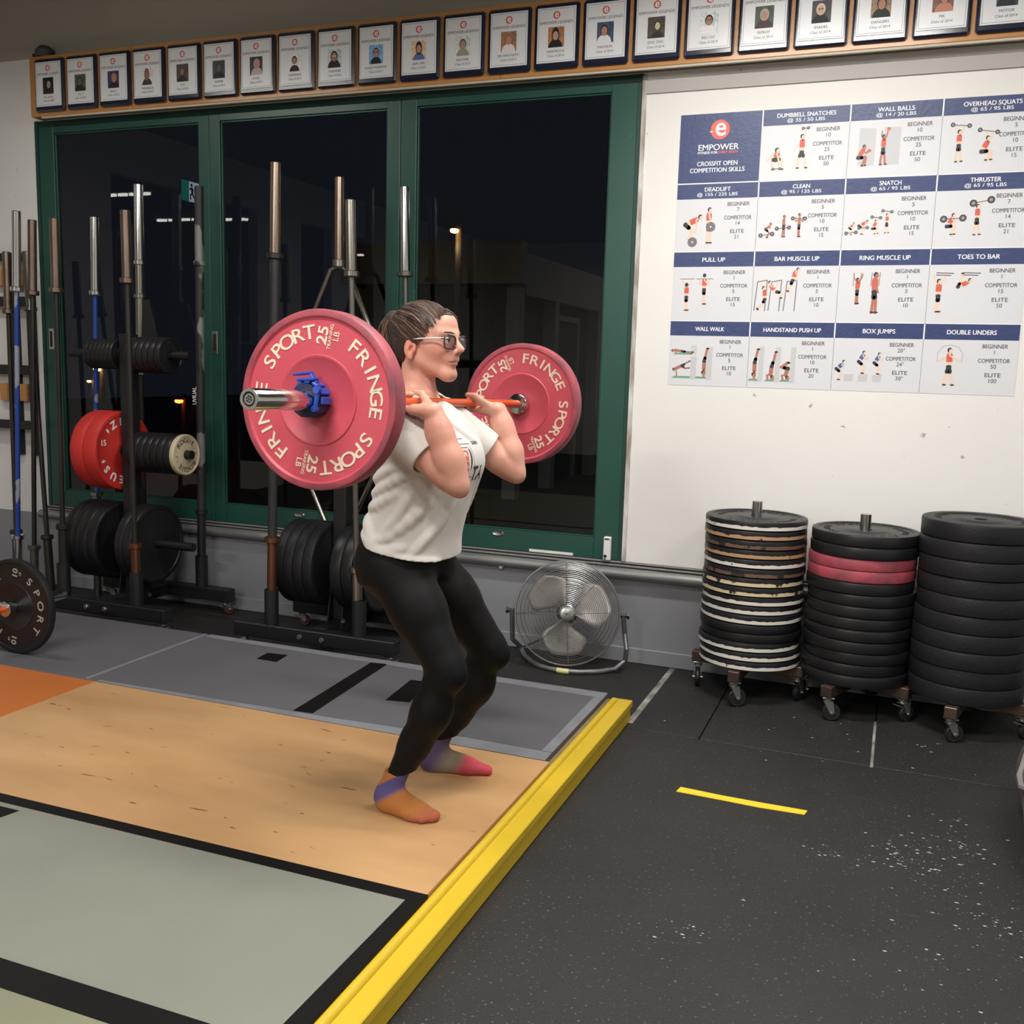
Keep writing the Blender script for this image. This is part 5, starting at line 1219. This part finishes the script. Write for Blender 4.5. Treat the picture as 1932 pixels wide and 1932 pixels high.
person = thing('person', 'person in white shirt and black leggings racking a barbell with red plates', 'person', (-1.36, YC, PZ))
def build_body():
    f = Field(axis((-1.62, -1.42, .0035), (-1.42, -1.10, .0022)), axis((2.555, 2.745, .0024), (2.745, 2.935, .002), (2.935, 3.06, .0035), (3.06, 3.21, .0024)), axis((1.02, 1.30, .0035), (1.30, 1.70, .002)))
    g = Field(f.xs, f.ys, f.zs)
    f.loft([r for r in TORSO if r[0] >= 1.05], YC, -.014, zlo=1.05, zhi=1.42)
    # neck and shoulders
    f.cap(hp(-.026, 0, -.045), (-1.424, YC, 1.375), .050, .057, .012)
    for s, y in (('r', -1), ('l', 1)):
        f.cap((-1.424, YC + y * .035, 1.40), tuple(SH[s] + Vector((-.01, 0, .012))), .036, .040, .03)
        f.cap((-1.385, YC + y * .01, 1.455), (-1.365, YC + y * .022, 1.385), .010, .010, .02)
        e, w_ = EL[s], WR[s]; sh = SH[s]
        f.cap(tuple(sh), tuple(sh.lerp(e, .5)), .055, .052, .02); f.cap(tuple(sh.lerp(e, .45)), tuple(sh.lerp(e, .92)), .052, .041, .02)
        tip = e + Vector((.020, 0, -.016))
        f.cap(tuple(sh.lerp(e, .80)), tuple(tip), .042, .022, .022)
        g.cap(tuple(e + Vector((.004, 0, .0))), tuple(e.lerp(w_, .36) + Vector((.004, 0, 0))), .037, .0415, .02); g.cap(tuple(e.lerp(w_, .32) + Vector((.004, 0, 0))), tuple(e.lerp(w_, .75)), .0415, .0350, .03); g.cap(tuple(e.lerp(w_, .68)), tuple(w_), .0360, .0285, .03)
        g.cap(tuple(tip), tuple(e.lerp(w_, .30) + Vector((.010, 0, 0))), .0215, .031, .025)
        # palm, lying back over the bent wrist
        hy = HAND_Y[s]; bc = barpt(hy); sg = y
        kn = bc + Vector((.026, 0, -.021))
        for dy in (-.027, -.009, .009, .027):
            g.cap((w_.x - .002, w_.y + dy * .62, w_.z + .004), (kn.x, hy + dy, kn.z - .002 * abs(dy) / .027), .0165, .0125, .014)
        g.cap((w_.x - .012, w_.y - sg * .014, w_.z + .006), (kn.x + .018, hy - sg * .030, kn.z + .010), .019, .015, .014)   # thumb mound
        g.cap((w_.x - .012, w_.y + sg * .016, w_.z + .004), (kn.x + .010, hy + sg * .030, kn.z + .002), .0175, .0135, .014)   # little finger edge
        for i, (dy, ln, rr) in enumerate(((-.0285, 1.0, .0086), (-.0095, 1.08, .0088), (.0095, 1.02, .0084), (.0285, .82, .0074))):
            yy_ = hy + sg * dy; b_ = barpt(yy_); R_ = .0133 + rr + .0005
            an = [-62, -115, -165, 150, 150 - 55 * ln]
            pts = [kn + Vector((0, yy_ - hy, 0))] + [Vector((b_.x + R_ * math.cos(math.radians(a)), yy_, b_.z + R_ * math.sin(math.radians(a)))) for a in an]
            g.chain([tuple(p) for p in pts], [.0115, rr * 1.12, rr * 1.05, rr, rr * .95, rr * .82], .004)
        # thumb leaves the inner side of the palm and lies along the bar
        ty = hy - sg * .040; b_ = barpt(ty)
        th = [Vector((kn.x + .030, hy - sg * .026, kn.z + .012)), Vector((b_.x + .030, ty - sg * .010, b_.z + .010)), Vector((b_.x + .014, ty - sg * .020, b_.z + .024)), Vector((b_.x - .010, ty - sg * .026, b_.z + .0275))]
        g.chain([tuple(p) for p in th], [.0150, .0118, .0100, .0078], .006)
    h = np.clip(.5 + .5 * (f.F - g.F) / .007, 0, 1); f.F = f.F + (g.F - f.F) * h - .007 * h * (1 - h); del g
    # head
    E = lambda c, r, k=.015, op='add': f.ell(hp(*c), r, [list(HR[i]) for i in range(3)], k, op)
    Cp = lambda a, b, r0, r1=None, k=.012, op='add': f.cap(hp(*a), hp(*b), r0, r1, k, op)
    E((-.006, 0, .024), (.097, .074, .086)); E((.043, 0, -.024), (.062, .051, .079), .025); E((.060, 0, .048), (.043, .056, .046), .03)
    for s in (-1, 1):
        Cp((.000, s * .046, -.050), (.080, s * .012, -.098), .017, .014, .03)
        E((.066, s * .034, -.020), (.025, .020, .025), .03)
        Cp((.084, s * .046, .026), (.1045, s * .012, .022), .0080, .0085, .018)
        E((.110, s * .034, .003), (.017, .017, .0125), .010, 'sub')
        E((.0925, s * .032, .003), (.0125, .0150, .0120), .004)
        E((.1150, s * .0115, -.029), (.0115, .0062, .0070), .007)
    Cp((.0925, -.008, -.100), (.0925, .008, -.100), .0130, .0130, .03)
    Cp((.1000, 0, .020), (.1260, 0, -.017), .0076, .0092, .014); Cp((.1260, 0, -.017), (.1335, 0, -.0225), .0092, .0086, .006)
    E((.1020, 0, -.052), (.0150, .026, .019), .02)
    for s in (-1, 1):
        Cp((.1115, s * .004, -.0560), (.0985, s * .023, -.0605), .0046, .0022, .004); Cp((.1110, s * .003, -.0660), (.0985, s * .021, -.0630), .0054, .0024, .004)
        Cp((.121, s * .001, -.0606), (.100, s * .027, -.0618), .0018, .0013, .003, 'sub')
        Cp((.1165, s * .0065, -.0375), (.1245, s * .006, -.0365), .0030, .0026, .003, 'sub')
        # ear
        ex, ey, ez = -.004, s * .077, -.020
        Rm = HR @ Matrix.Rotation(-s * .38, 3, 'Z') @ Matrix.Rotation(.20, 3, 'Y'); RL = [list(Rm[i]) for i in range(3)]
        def ep(x, o, z): return tuple(HO + HR @ Vector((ex, ey, ez)) + Rm @ Vector((x, s * o, z)))
        f.ell(ep(0, 0, 0), (.0190, .0085, .0310), RL, .005)
        f.ell(ep(.001, .0090, .004), (.0135, .0055, .0235), RL, .002, 'sub')
        f.ell(ep(.004, .0050, -.004), (.0080, .0085, .0110), RL, .002, 'sub')
        f.cap(ep(-.006, .0045, -.008), ep(-.003, .0045, .012), .0030, .0026, .003); f.ell(ep(.0125, .004, -.005), (.0050, .0045, .0075), RL, .003)
        f.ell(ep(.006, .0005, -.0285), (.0080, .0060, .0085), RL, .005)
    return f.mesh('body', m_skin, 2)
body = link('body', build_body(), person, True)
body.matrix_parent_inverse = person.matrix_basis.inverted()
tint(m_skin, hp(.108, 0, -.061), (.022, .025, .0098), (184, 104, 96), .75)
for s_ in (-1, 1):
    tint(m_skin, hp(.085, s_ * .042, -.026), (.040, .035, .034), (206, 134, 118), .45)
    tint(m_skin, hp(-.002, s_ * .078, -.018), (.030, .018, .040), (204, 124, 104), .5)

def build_shirt():
    f = Field(axis((-1.63, -1.17, .0032)), axis((2.575, 3.115, .0036)), axis((.84, 1.46, .0034)))
    f.loft(TORSO, YC, .007, zlo=.84, zhi=1.44)
    P = np.array(TORSO)
    def sp(th, z, out=.0):
        c, a, b = (np.interp(z, P[:, 0], P[:, i]) for i in (1, 2, 3)); th = math.radians(th); e = 2 / 2.3
        cs, sn = math.cos(th), math.sin(th)
        return (c + (a + .007 + out) * abs(cs) ** e * (1 if cs > 0 else -1), YC + (b + .007 + out) * abs(sn) ** e * (1 if sn > 0 else -1), z)
    for s, y in (('r', -1), ('l', 1)):
        sh, e = SH[s], EL[s]
        f.cap((-1.424, YC + y * .055, 1.408), tuple(sh + Vector((-.012, -y * .005, .016))), .038, .048, .03)
    # bust and drape
    for y in (-1, 1): f.ell((-1.272, YC + y * .062, 1.212), (.045, .062, .060), None, .05)
    rg = random.Random(5)
    folds = [([-172, -150, -125, -104], [1.020, 1.022, 1.000, .962], .010), ([-176, -150, -120, -95], [1.065, 1.060, 1.075, 1.115], .0075), ([-165, -135, -105, -80], [1.10, 1.11, 1.145, 1.19], .006),
             ([-110, -90, -65, -40], [.955, .985, 1.06, 1.16], .0075), ([-128, -100, -70], [.930, .930, .955], .008), ([-145, -118, -92, -70], [.985, .965, .935, .915], .006), ([-60, -40, -20], [.935, 1.0, 1.10], .006),
             ([-80, -55, -25], [.918, .912, .905], .005), ([-30, -25, -20], [1.02, 1.12, 1.20], .006), ([25, 35, 55], [1.20, 1.10, 1.0], .006), ([170, 150, 120], [1.05, 1.06, 1.03], .008), ([100, 80, 50], [.95, .99, 1.08], .007),
             ([-20, -8, 10], [1.36, 1.32, 1.27], .004), ([15, 20, 32], [1.37, 1.32, 1.26], .0045), ([38, 45, 58], [1.36, 1.31, 1.25], .0045), ([-150, -130, -100], [1.15, 1.16, 1.20], .005), ([-95, -88, -80], [1.0, 1.05, 1.12], .005)]
    for ths, zs_, r in folds:
        r *= 1.1
        tt = np.linspace(0, len(ths) - 1, 10); f.chain([sp(float(np.interp(q, range(len(ths)), ths)), float(np.interp(q, range(len(ths)), zs_)), -r * .45) for q in tt], [r * (.35 + .65 * math.sin(PI * min(.96, max(.04, q / (len(ths) - 1))))) for q in tt], .022)
    g = Field(f.xs, f.ys, f.zs)
    for s, y in (('r', -1), ('l', 1)):      # sleeves and their creases
        sh, e = SH[s], EL[s]
        g.cap(tuple(sh + Vector((-.012, 0, .004))), tuple(sh.lerp(e, .78)), .066, .0665, .02)
        sh, e = SH[s], EL[s]; d = (e - sh).normalized(); o1 = d.cross(Vector((0, 1, 0))).normalized(); o2 = d.cross(o1)
        for a0, a1, u0, u1 in ((20, 70, .05, .40), (40, 100, .12, .45), (-10, 40, .0, .30), (70, 130, .20, .50)):
            pts = []
            for q in np.linspace(0, 1, 6):
                an = math.radians(a0 + (a1 - a0) * q) * (-y); c_ = sh.lerp(e, u0 + (u1 - u0) * q)
                pts.append(tuple(c_ + (o2 * math.cos(an) + o1 * math.sin(an)) * .0625))
            g.chain(pts, [.002, .005, .006, .006, .004, .002], .010)
    # hollow, then cut the openings
    def smin(p, q, k):
        h = np.clip(.5 + .5 * (p - q) / k, 0, 1); return p + (q - p) * h - k * h * (1 - h)
    X, Y, Z = f.grid((slice(None),) * 3)
    inner = smin(f.F, g.F, .035) + .0085
    for s in ('r', 'l'):
        sh, e = SH[s], EL[s]; d = (e - sh).normalized(); o = sh.lerp(e, .585)
        cut = ((X - o.x) * d.x + (Y - o.y) * d.y + (Z - o.z) * d.z).astype(np.float32)
        side = (Y < YC) if s == 'r' else (Y >= YC)
        g.F = np.where(side, np.maximum(g.F, cut), g.F)
    f.F = np.maximum(smin(f.F, g.F, .022), -inner)
    hem = (.906 - .17 * (X + 1.29)) - Z
    f.F = np.maximum(f.F, hem.astype(np.float32) + 0 * Y)
    # neckline
    nk = np.sqrt(((X + 1.404) / 1.12) ** 2 + ((Y - YC) / 1.12) ** 2) - .062
    f.F = np.where(Z > 1.36, np.maximum(f.F, np.minimum((.0712 - nk - .0712) * 1.0 + 0, (Z - 1.36) * 3)), f.F).astype(np.float32)
    f.half((.30, 0, 1), (-1.41, YC, 1.424))
    return f.mesh('shirt', m_tee, 2)
shirt = link('t_shirt', build_shirt(), person, True)

HIP = {'r': Vector((-1.452, YC - .088, .895)), 'l': Vector((-1.452, YC + .088, .895))}
KN = {'r': Vector((-1.222, 2.698, .560)), 'l': Vector((-1.205, 3.015, .545))}
AN = {'r': Vector((-1.397, 2.676, .205)), 'l': Vector((-1.412, 3.018, .205))}
def build_leggings():
    f = Field(axis((-1.64, -1.12, .0036)), axis((2.56, 3.15, .0036)), axis((.17, 1.02, .004)))
    f.loft([(.84, -1.452, .118, .165), (.90, -1.440, .124, .168), (1.0, -1.43, .118, .150)], YC, zlo=.84, zhi=1.0, k=.03)
    for s in ('r', 'l'):
        h, k_, a = HIP[s], KN[s], AN[s]; y = -1 if s == 'r' else 1
        f.ell((-1.490, YC + y * .078, .885), (.096, .090, .112), None, .05)
        f.cap(tuple(h + Vector((.006, y * -.004, -.02))), tuple(h.lerp(k_, .45)), .099, .086, .03); f.cap(tuple(h.lerp(k_, .4)), tuple(h.lerp(k_, .97)), .087, .057, .025)
        f.cap(tuple(h.lerp(k_, .9)), tuple(k_.lerp(a, .34) + Vector((-.006, 0, 0))), .056, .0590, .02); f.cap(tuple(k_.lerp(a, .30) + Vector((-.006, 0, 0))), tuple(k_.lerp(a, .66) + Vector((-.002, 0, 0))), .0595, .049, .03); f.cap(tuple(k_.lerp(a, .60) + Vector((-.006, 0, 0))), tuple(a + Vector((.006, 0, .01))), .0485, .0380, .02)
    f.half((.25, 0, -1), (-1.41, 0, .228))
    return f.mesh('leggings', m_leg, 3)
link('leggings', build_leggings(), person, True)

def sock_mat(name, stops, wz):
    m = bpy.data.materials.new(name); m.use_nodes = True; nt = m.node_tree; b = nt.nodes['Principled BSDF']; lk = nt.links.new
    tc = nt.nodes.new('ShaderNodeTexCoord'); sx = nt.nodes.new('ShaderNodeSeparateXYZ'); lk(tc.outputs['Object'], sx.inputs['Vector'])
    mu = nt.nodes.new('ShaderNodeMath'); mu.operation = 'MULTIPLY_ADD'; mu.inputs[1].default_value = -wz; lk(sx.outputs['Z'], mu.inputs[0]); lk(sx.outputs['X'], mu.inputs[2])
    mr = nt.nodes.new('ShaderNodeMapRange'); mr.inputs['From Min'].default_value = -.15; mr.inputs['From Max'].default_value = .25; lk(mu.outputs[0], mr.inputs['Value'])
    r = nt.nodes.new('ShaderNodeValToRGB'); el_ = r.color_ramp.elements
    for i, (p, c) in enumerate(stops):
        q = (p + .15) / .4
        e = el_[i] if i < 2 else el_.new(q)
        e.position = q; e.color = lin(c) + (1,)
    lk(mr.outputs['Result'], r.inputs['Fac']); lk(r.outputs['Color'], b.inputs['Base Color']); b.inputs['Roughness'].default_value = .9
    n = nt.nodes.new('ShaderNodeTexNoise'); n.inputs['Scale'].default_value = 260; lk(tc.outputs['Object'], n.inputs['Vector'])
    bp = nt.nodes.new('ShaderNodeBump'); bp.inputs['Strength'].default_value = .35; bp.inputs['Distance'].default_value = .004; lk(n.outputs['Fac'], bp.inputs['Height']); lk(bp.outputs['Normal'], b.inputs['Normal'])
    return m
ORA, BLU, RED, PUR, OLI, COR = (176, 112, 54), (86, 78, 132), (168, 90, 64), (76, 66, 96), (120, 106, 88), (190, 72, 82)
m_sock_r = sock_mat('orange_blue_sock', [(-.15, ORA), (-.112, ORA), (-.102, BLU), (-.040, BLU), (-.005, ORA), (.11, ORA), (.18, RED)], 1.6)
m_sock_l = sock_mat('purple_coral_sock', [(-.15, PUR), (.02, PUR), (.075, OLI), (.105, OLI), (.135, COR), (.22, COR)], .55)
def foot(side, heel, ang, m, label, stretch=1.0):
    """local frame: heel at the origin, x towards the toes, sole at z=0"""
    a = AN[side]; H = Vector((heel[0], heel[1], PZ)); Rz = Matrix.Rotation(ang, 4, 'Z') @ Matrix.Diagonal((stretch, 1, 1, 1)); L = Matrix.Translation(H) @ Rz
    la = L.inverted() @ a; f = Field(axis((-.02, .27, .003)), axis((-.08, .08, .003)), axis((-.01, .19, .003)))
    f.ell((.034, 0, .036), (.036, .031, .040)); f.cap((.040, 0, .040), (la.x + .006, la.y, la.z + .035), .0355, .0400, .03)
    f.cap((.05, 0, .052), (.14, 0, .030), .034, .027, .03); f.cap((.06, .008, .030), (.17, .016, .020), .030, .022, .03); f.cap((.06, -.010, .026), (.165, -.020, .018), .026, .020, .03)
    s = 1 if side == 'r' else -1     # big toe on the inner side
    f.cap((.165, s * .022, .020), (.228, s * .018, .016), .021, .0165, .015); f.cap((.160, 0, .020), (.222, s * .002, .0145), .020, .0145, .015); f.cap((.155, -s * .022, .018), (.205, -s * .020, .013), .018, .013, .015)
    f.half((0, 0, -1), (0, 0, .0015))
    f.half((.05, 0, 1), (la.x, la.y, la.z + .036))
    o = link('sock', f.mesh('sock', m, 2), person, True); o.matrix_basis = L; o['label'] = label
    return o
foot('r', (-1.462, 2.680), -.20, m_sock_r, 'orange sock with a blue band round the heel', .94)
foot('l', (-1.475, 3.003), .26, m_sock_l, 'purple sock with a coral toe', 1.06)

# hair: a cap drawn back into a pony tail, with loose strands on top
def build_hair():
    f = Field(axis((-1.60, -1.27, .0028)), axis((2.73, 2.95, .0028)), axis((1.44, 1.72, .0028)))
    RL = [list(HR[i]) for i in range(3)]
    f.ell(hp(-.012, 0, .026), (.103, .0815, .0925), RL); f.ell(hp(-.035, 0, .000), (.078, .074, .083), RL, .012); f.ell(hp(.008, 0, .044), (.083, .070, .072), RL, .012); f.ell(hp(.059, 0, .048), (.0475, .0600, .0500), RL, .012)
    X, Y, Z = f.grid((slice(None),) * 3); inv = HR.inverted()
    u, v, w = X - HO.x, Y - HO.y, Z - HO.z
    x_, y_, z_ = (inv[i][0] * u + inv[i][1] * v + inv[i][2] * w for i in range(3))
    # hairline: forehead, temples, in front of and over the ear, down to the nape
    line = np.interp(z_.ravel(), [-.14, -.085, -.05, -.02, .006, .022, .045, .066, .082, .092, .12], [-.075, -.060, -.042, -.034, .020, .037, .049, .066, .084, .096, .115]).reshape(z_.shape)
    line = line + .25 * np.maximum(0, .045 - np.abs(y_)) * (z_ > .02)
    f.F = np.maximum(f.F, ((x_ - line) * .8).astype(np.float32))
    f.F = np.maximum(f.F, (-.088 - z_ - .45 * (x_ + .06)).astype(np.float32))
    f.cap(hp(-.095, 0, .060), hp(-.122, 0, .066), .030, .026, .015); f.ell(hp(-.122, 0, .066), (.020, .027, .027), RL, .008)
    f.chain([hp(-.120, 0, .068), hp(-.136, 0, .045), hp(-.138, .002, .0), hp(-.130, .002, -.055), hp(-.114, 0, -.105), hp(-.102, 0, -.140)], [.025, .030, .034, .033, .025, .008], .012)
    return f.mesh('hair', m_hair, 2)
hair = link('hair', build_hair(), person, True)
HT = [MB(), MB(), MB()]; rg = random.Random(11); tie = Vector((-.116, 0, .068))
for i in range(520):
    a = rg.uniform(-1.5, 1.5); z0 = .089 - .098 * (abs(a) / 1.25) ** 1.3 + rg.uniform(-.006, .006)
    st = Vector((.088 - .074 * (abs(a) / 1.25) ** 1.5 + rg.uniform(-.006, .004), .070 * math.sin(a), max(-.012, z0))); pts = []
    jig = rg.uniform(-.014, .014); ph = rg.uniform(0, 6); wv = rg.uniform(.001, .004)
    hi = 1.025 + .055 * rg.random() ** 1.5
    for q in np.linspace(0, 1, 13):
        p = st.lerp(tie, q); p.z += .050 * math.sin(PI * q) * max(0, math.cos(a)); p.y += (jig + .035 * math.sin(a)) * math.sin(PI * q)
        p.z += wv * math.sin(q * 14 + ph) * math.sin(PI * q)
        c = Vector((-.012, 0, .026)); d = p - c
        k_ = math.sqrt((d.x / .1035) ** 2 + (d.y / .082) ** 2 + (d.z / .093) ** 2)
        p2 = c + d / k_ * (1.0 + (hi - 1.0) * min(1, q * 4)) if q < .93 else p
        c2 = Vector((.059, 0, .048)); d2 = p2 - c2; k2 = math.sqrt((d2.x / .0490) ** 2 + (d2.y / .0615) ** 2 + (d2.z / .0515) ** 2)
        if k2 < 1: p2 = c2 + d2 / max(k2, .2) * (1 + .6 * (hi - 1.0))
        pts.append(hp(*p2))
    w = rg.uniform(.6, 1.25)
    HT[rg.choice((0, 0, 0, 1, 1, 2))].path(pts, [.0005 * w] + [.0017 * w] * 11 + [.0010 * w], 4, caps=False)
for i in range(36):      # short wisps at the temple and nape
    s_ = rg.choice((-1, -1, 1)); x0 = rg.uniform(.018, .062); z0 = .004 + (x0 - .018) * .9 + rg.uniform(-.004, .01)
    pts = [hp(x0 + .006 - .034 * q, s_ * (.064 + .016 * (1 - (x0 / .075)) - .001 + .003 * q), z0 + .012 * q - .02 * q * q + .003 * math.sin(6 * q + i)) for q in np.linspace(0, 1, 6)]
    HT[rg.choice((0, 1))].path(pts, [.0002, .0004, .0006, .0007, .0006, .0004], 4, caps=False)
for i in range(170):
    a = rg.uniform(0, 2 * PI); pts = []; wob = rg.uniform(.80, 1.18); ph = rg.uniform(0, 6)
    for n_i, (c, r) in enumerate((((-.118, 0, .070), .023), ((-.128, 0, .060), .028), ((-.136, 0, .045), .030), ((-.139, .001, .022), .0335), ((-.138, .002, .0), .0345), ((-.135, .002, -.028), .0345), ((-.130, .002, -.055), .0335), ((-.123, .001, -.082), .030), ((-.114, 0, -.105), .026), ((-.100, 0, -.148), .012))):
        an = a + .12 * math.sin(n_i * 1.3 + ph)
        pts.append(hp(c[0] + r * wob * math.cos(an), c[1] + r * wob * math.sin(an), c[2]))
    HT[rg.choice((0, 0, 1, 2))].path(pts, [.0010] + [.0017] * 8 + [.0004], 4, caps=False)
m_hair2 = mat('brown_hair_strand', (88, 66, 54), .38); m_hair3 = mat('light_brown_hair_strand', (128, 102, 86), .36)
for mb_, mm_ in zip(HT, (m_hair, m_hair2, m_hair3)):
    o = build('hair_strands', mb_, mm_, hair); o['kind'] = 'stuff'
m_tie = mat('brown_hair_tie', (70, 50, 44), .7)
build('hair_tie', MB().path([hp(-.110 - .004 * math.cos(a), .0275 * math.sin(a), .063 + .0275 * math.cos(a)) for a in np.linspace(0, 2 * PI, 20, endpoint=False)], .004, 8, closed=True), m_tie, hair)

# eyes, brows, glasses
m_eye = mat('eye_white', (232, 226, 222), .2); m_iris = mat('brown_iris', (62, 44, 34), .2); m_brow = mat('dark_brow', (84, 62, 52), .8)
HM = Matrix.Translation(HO) @ HR.to_4x4()
for s in (-1, 1):
    c = Vector((.0955, s * .031, .0030)); ey = Matrix.Translation(c) @ Matrix.Rotation(PI / 2 - .05, 4, 'Y')
    e = build('eye', MB().lathe([(.0118 * math.sin(t_), .0118 * math.cos(t_)) for t_ in np.linspace(0, PI, 14)], HM @ ey, 20), m_eye, person)
    build('iris', MB().lathe([(0, .01225), (.003, .0122), (.0052, .0112), (.0056, .0105)], HM @ ey, 16), m_iris, e)
    build('upper_lid', MB().path([HM @ Vector((.0945 + .0135 * math.cos(a) , s * .031 + .0150 * math.sin(a), .0065 + .002 * math.cos(a))) for a in np.linspace(-1.2, 1.2, 9)], [.0008, .0016, .002, .0022, .0022, .0022, .002, .0016, .0008], 6), m_brow, person)
    build('eyebrow', MB().path([HM @ Vector(p) for p in ((.1135, s * .012, .0255), (.1105, s * .024, .0285), (.1005, s * .041, .0290), (.0895, s * .0515, .0240))], [.0014, .0022, .0018, .0006], 6), m_brow, person)
m_frame = mat('purple_black_frame', (46, 36, 52), .25, coat=.4); m_temple = mat('pale_temple', (214, 206, 204), .25, coat=.3)
m_lens = bpy.data.materials.new('spectacle_lens'); m_lens.use_nodes = True; nt = m_lens.node_tree; nt.nodes.clear()
_o = nt.nodes.new('ShaderNodeOutputMaterial'); _m = nt.nodes.new('ShaderNodeMixShader'); _t = nt.nodes.new('ShaderNodeBsdfTransparent'); _g = nt.nodes.new('ShaderNodeBsdfGlossy'); _f = nt.nodes.new('ShaderNodeFresnel')
_t.inputs['Color'].default_value = (.97, .96, .98, 1); _g.inputs['Roughness'].default_value = .02; _f.inputs['IOR'].default_value = 1.55
nt.links.new(_f.outputs[0], _m.inputs[0]); nt.links.new(_t.outputs[0], _m.inputs[1]); nt.links.new(_g.outputs[0], _m.inputs[2]); nt.links.new(_m.outputs[0], _o.inputs[0])
gl = build('glasses', MB().path([HM @ Vector(p) for p in ((.1155, -.009, .005), (.1170, 0, .007), (.1155, .009, .005))], .0021, 8), m_frame, person)
gl['label'] = 'dark framed glasses with pale temples'
for s in (-1, 1):
    rim = []
    for a in np.linspace(0, 2 * PI, 28, endpoint=False):
        ca, sa = math.cos(a), math.sin(a); ex = 2 / 3.4
        yy_ = .0262 * abs(ca) ** ex * (1 if ca > 0 else -1); zz_ = .0190 * abs(sa) ** ex * (1 if sa > 0 else -1)
        yo = s * (.0345 + (yy_ if s > 0 else -yy_) * s * s) if False else s * .0345 + yy_
        rim.append(Vector((.1165 - .16 * max(0, abs(yo) - .012), yo, -.001 + zz_ * (1.0 + .08 * (yy_ * s > 0)))))
    rm = build('lens_rim', MB().path([HM @ p for p in rim], .0024, 8, closed=True), m_frame, gl)
    build('lens', MB().add([HM @ p for p in rim], [tuple(range(len(rim)))]), m_lens, gl, None)
    hg = Vector((.1165 - .16 * .048, s * .0615, .010))
    build('hinge', MB().path([HM @ hg, HM @ (hg + Vector((-.010, s * .004, .000)))], .0035, 8), m_frame, gl)
    build('temple_arm', MB().path([HM @ (hg + Vector((-.008, s * .004, .000))), HM @ Vector((.055, s * .0735, .0085)), HM @ Vector((.004, s * .0790, .006)), HM @ Vector((-.018, s * .0790, -.008))], [.0030, .0028, .0022, .0018], 8), m_temple, gl)
# print on the shirt
m_print = mat('shirt_print_ink', (52, 46, 54), .8); m_pred = mat('shirt_print_red', (206, 92, 78), .8); m_pline2 = mat('shirt_print_line', (96, 92, 96), .8)

from mathutils.bvhtree import BVHTree
_me = shirt.data
_bv = BVHTree.FromPolygons([tuple(v.co) for v in _me.vertices], [tuple(p.vertices) for p in _me.polygons])
def on_shirt(mb, name, m, out=.0012):
    """lay flat print drawn in (y, z) onto the shirt front"""
    v = []
    for x, y, z in mb.v:
        h = _bv.ray_cast(Vector((-1.0, y, z)), Vector((-1, 0, 0)))[0]
        v.append((h.x + out if h else -1.235, y, z))
    mb.v = v; o = build(name, mb, m, shirt, None); o['kind'] = 'stuff'; return o
def fine(poly, n=6):
    """strip fan kept small so that it follows the cloth"""
    return poly
P0 = lambda y, z: frame((-1.2, y, z), (0, 1, 0), (0, 0, 1))
pr = MB(); text(pr, 'TA', .062, P0(2.862, 1.176), .03, .9); text(pr, 'IAN', .016, P0(2.862, 1.272), .02, 1.2)
on_shirt(pr, 'dark_print', m_print)
pr = MB()
for j in range(7):
    a0, a1 = -1.2 + j * .34, -1.2 + (j + 1) * .34
    pr.add([(0, 2.795 + .022 * math.cos(a0), 1.225 + .036 * math.sin(a0)), (0, 2.795 + .022 * math.cos(a1), 1.225 + .036 * math.sin(a1)), (0, 2.795 + .010 * math.cos(a1), 1.225 + .036 * math.sin(a1)), (0, 2.795 + .010 * math.cos(a0), 1.225 + .036 * math.sin(a0))], [(0, 1, 2, 3)])
on_shirt(pr, 'navy_print', mat('shirt_print_navy', (44, 40, 70), .8))
pr = MB()
for z0, z1 in ((1.226, 1.256), (1.192, 1.222)):
    pr.add([(0, 2.768, z0), (0, 2.790, z0 - .004), (0, 2.788, z1 - .004), (0, 2.764, z1)], [(0, 1, 2, 3)])
on_shirt(pr, 'red_print', m_pred)
pr = MB()
for y0, z0, y1, z1 in ((2.735, 1.288, 2.80, 1.288), (2.735, 1.274, 2.82, 1.272), (2.82, 1.272, 2.835, 1.20), (2.755, 1.172, 2.835, 1.168), (2.755, 1.150, 2.83, 1.146), (2.742, 1.264, 2.80, 1.262)):
    for k in range(8):
        ya, yb = y0 + (y1 - y0) * k / 8, y0 + (y1 - y0) * (k + 1) / 8; za, zb = z0 + (z1 - z0) * k / 8, z0 + (z1 - z0) * (k + 1) / 8
        n_ = Vector((yb - ya, zb - za)).normalized(); ny, nz = -n_.y * .0009, n_.x * .0009
        pr.add([(0, ya + ny, za + nz), (0, ya - ny, za - nz), (0, yb - ny, zb - nz), (0, yb + ny, zb + nz)], [(0, 1, 2, 3)])
on_shirt(pr, 'line_print', m_pline2)
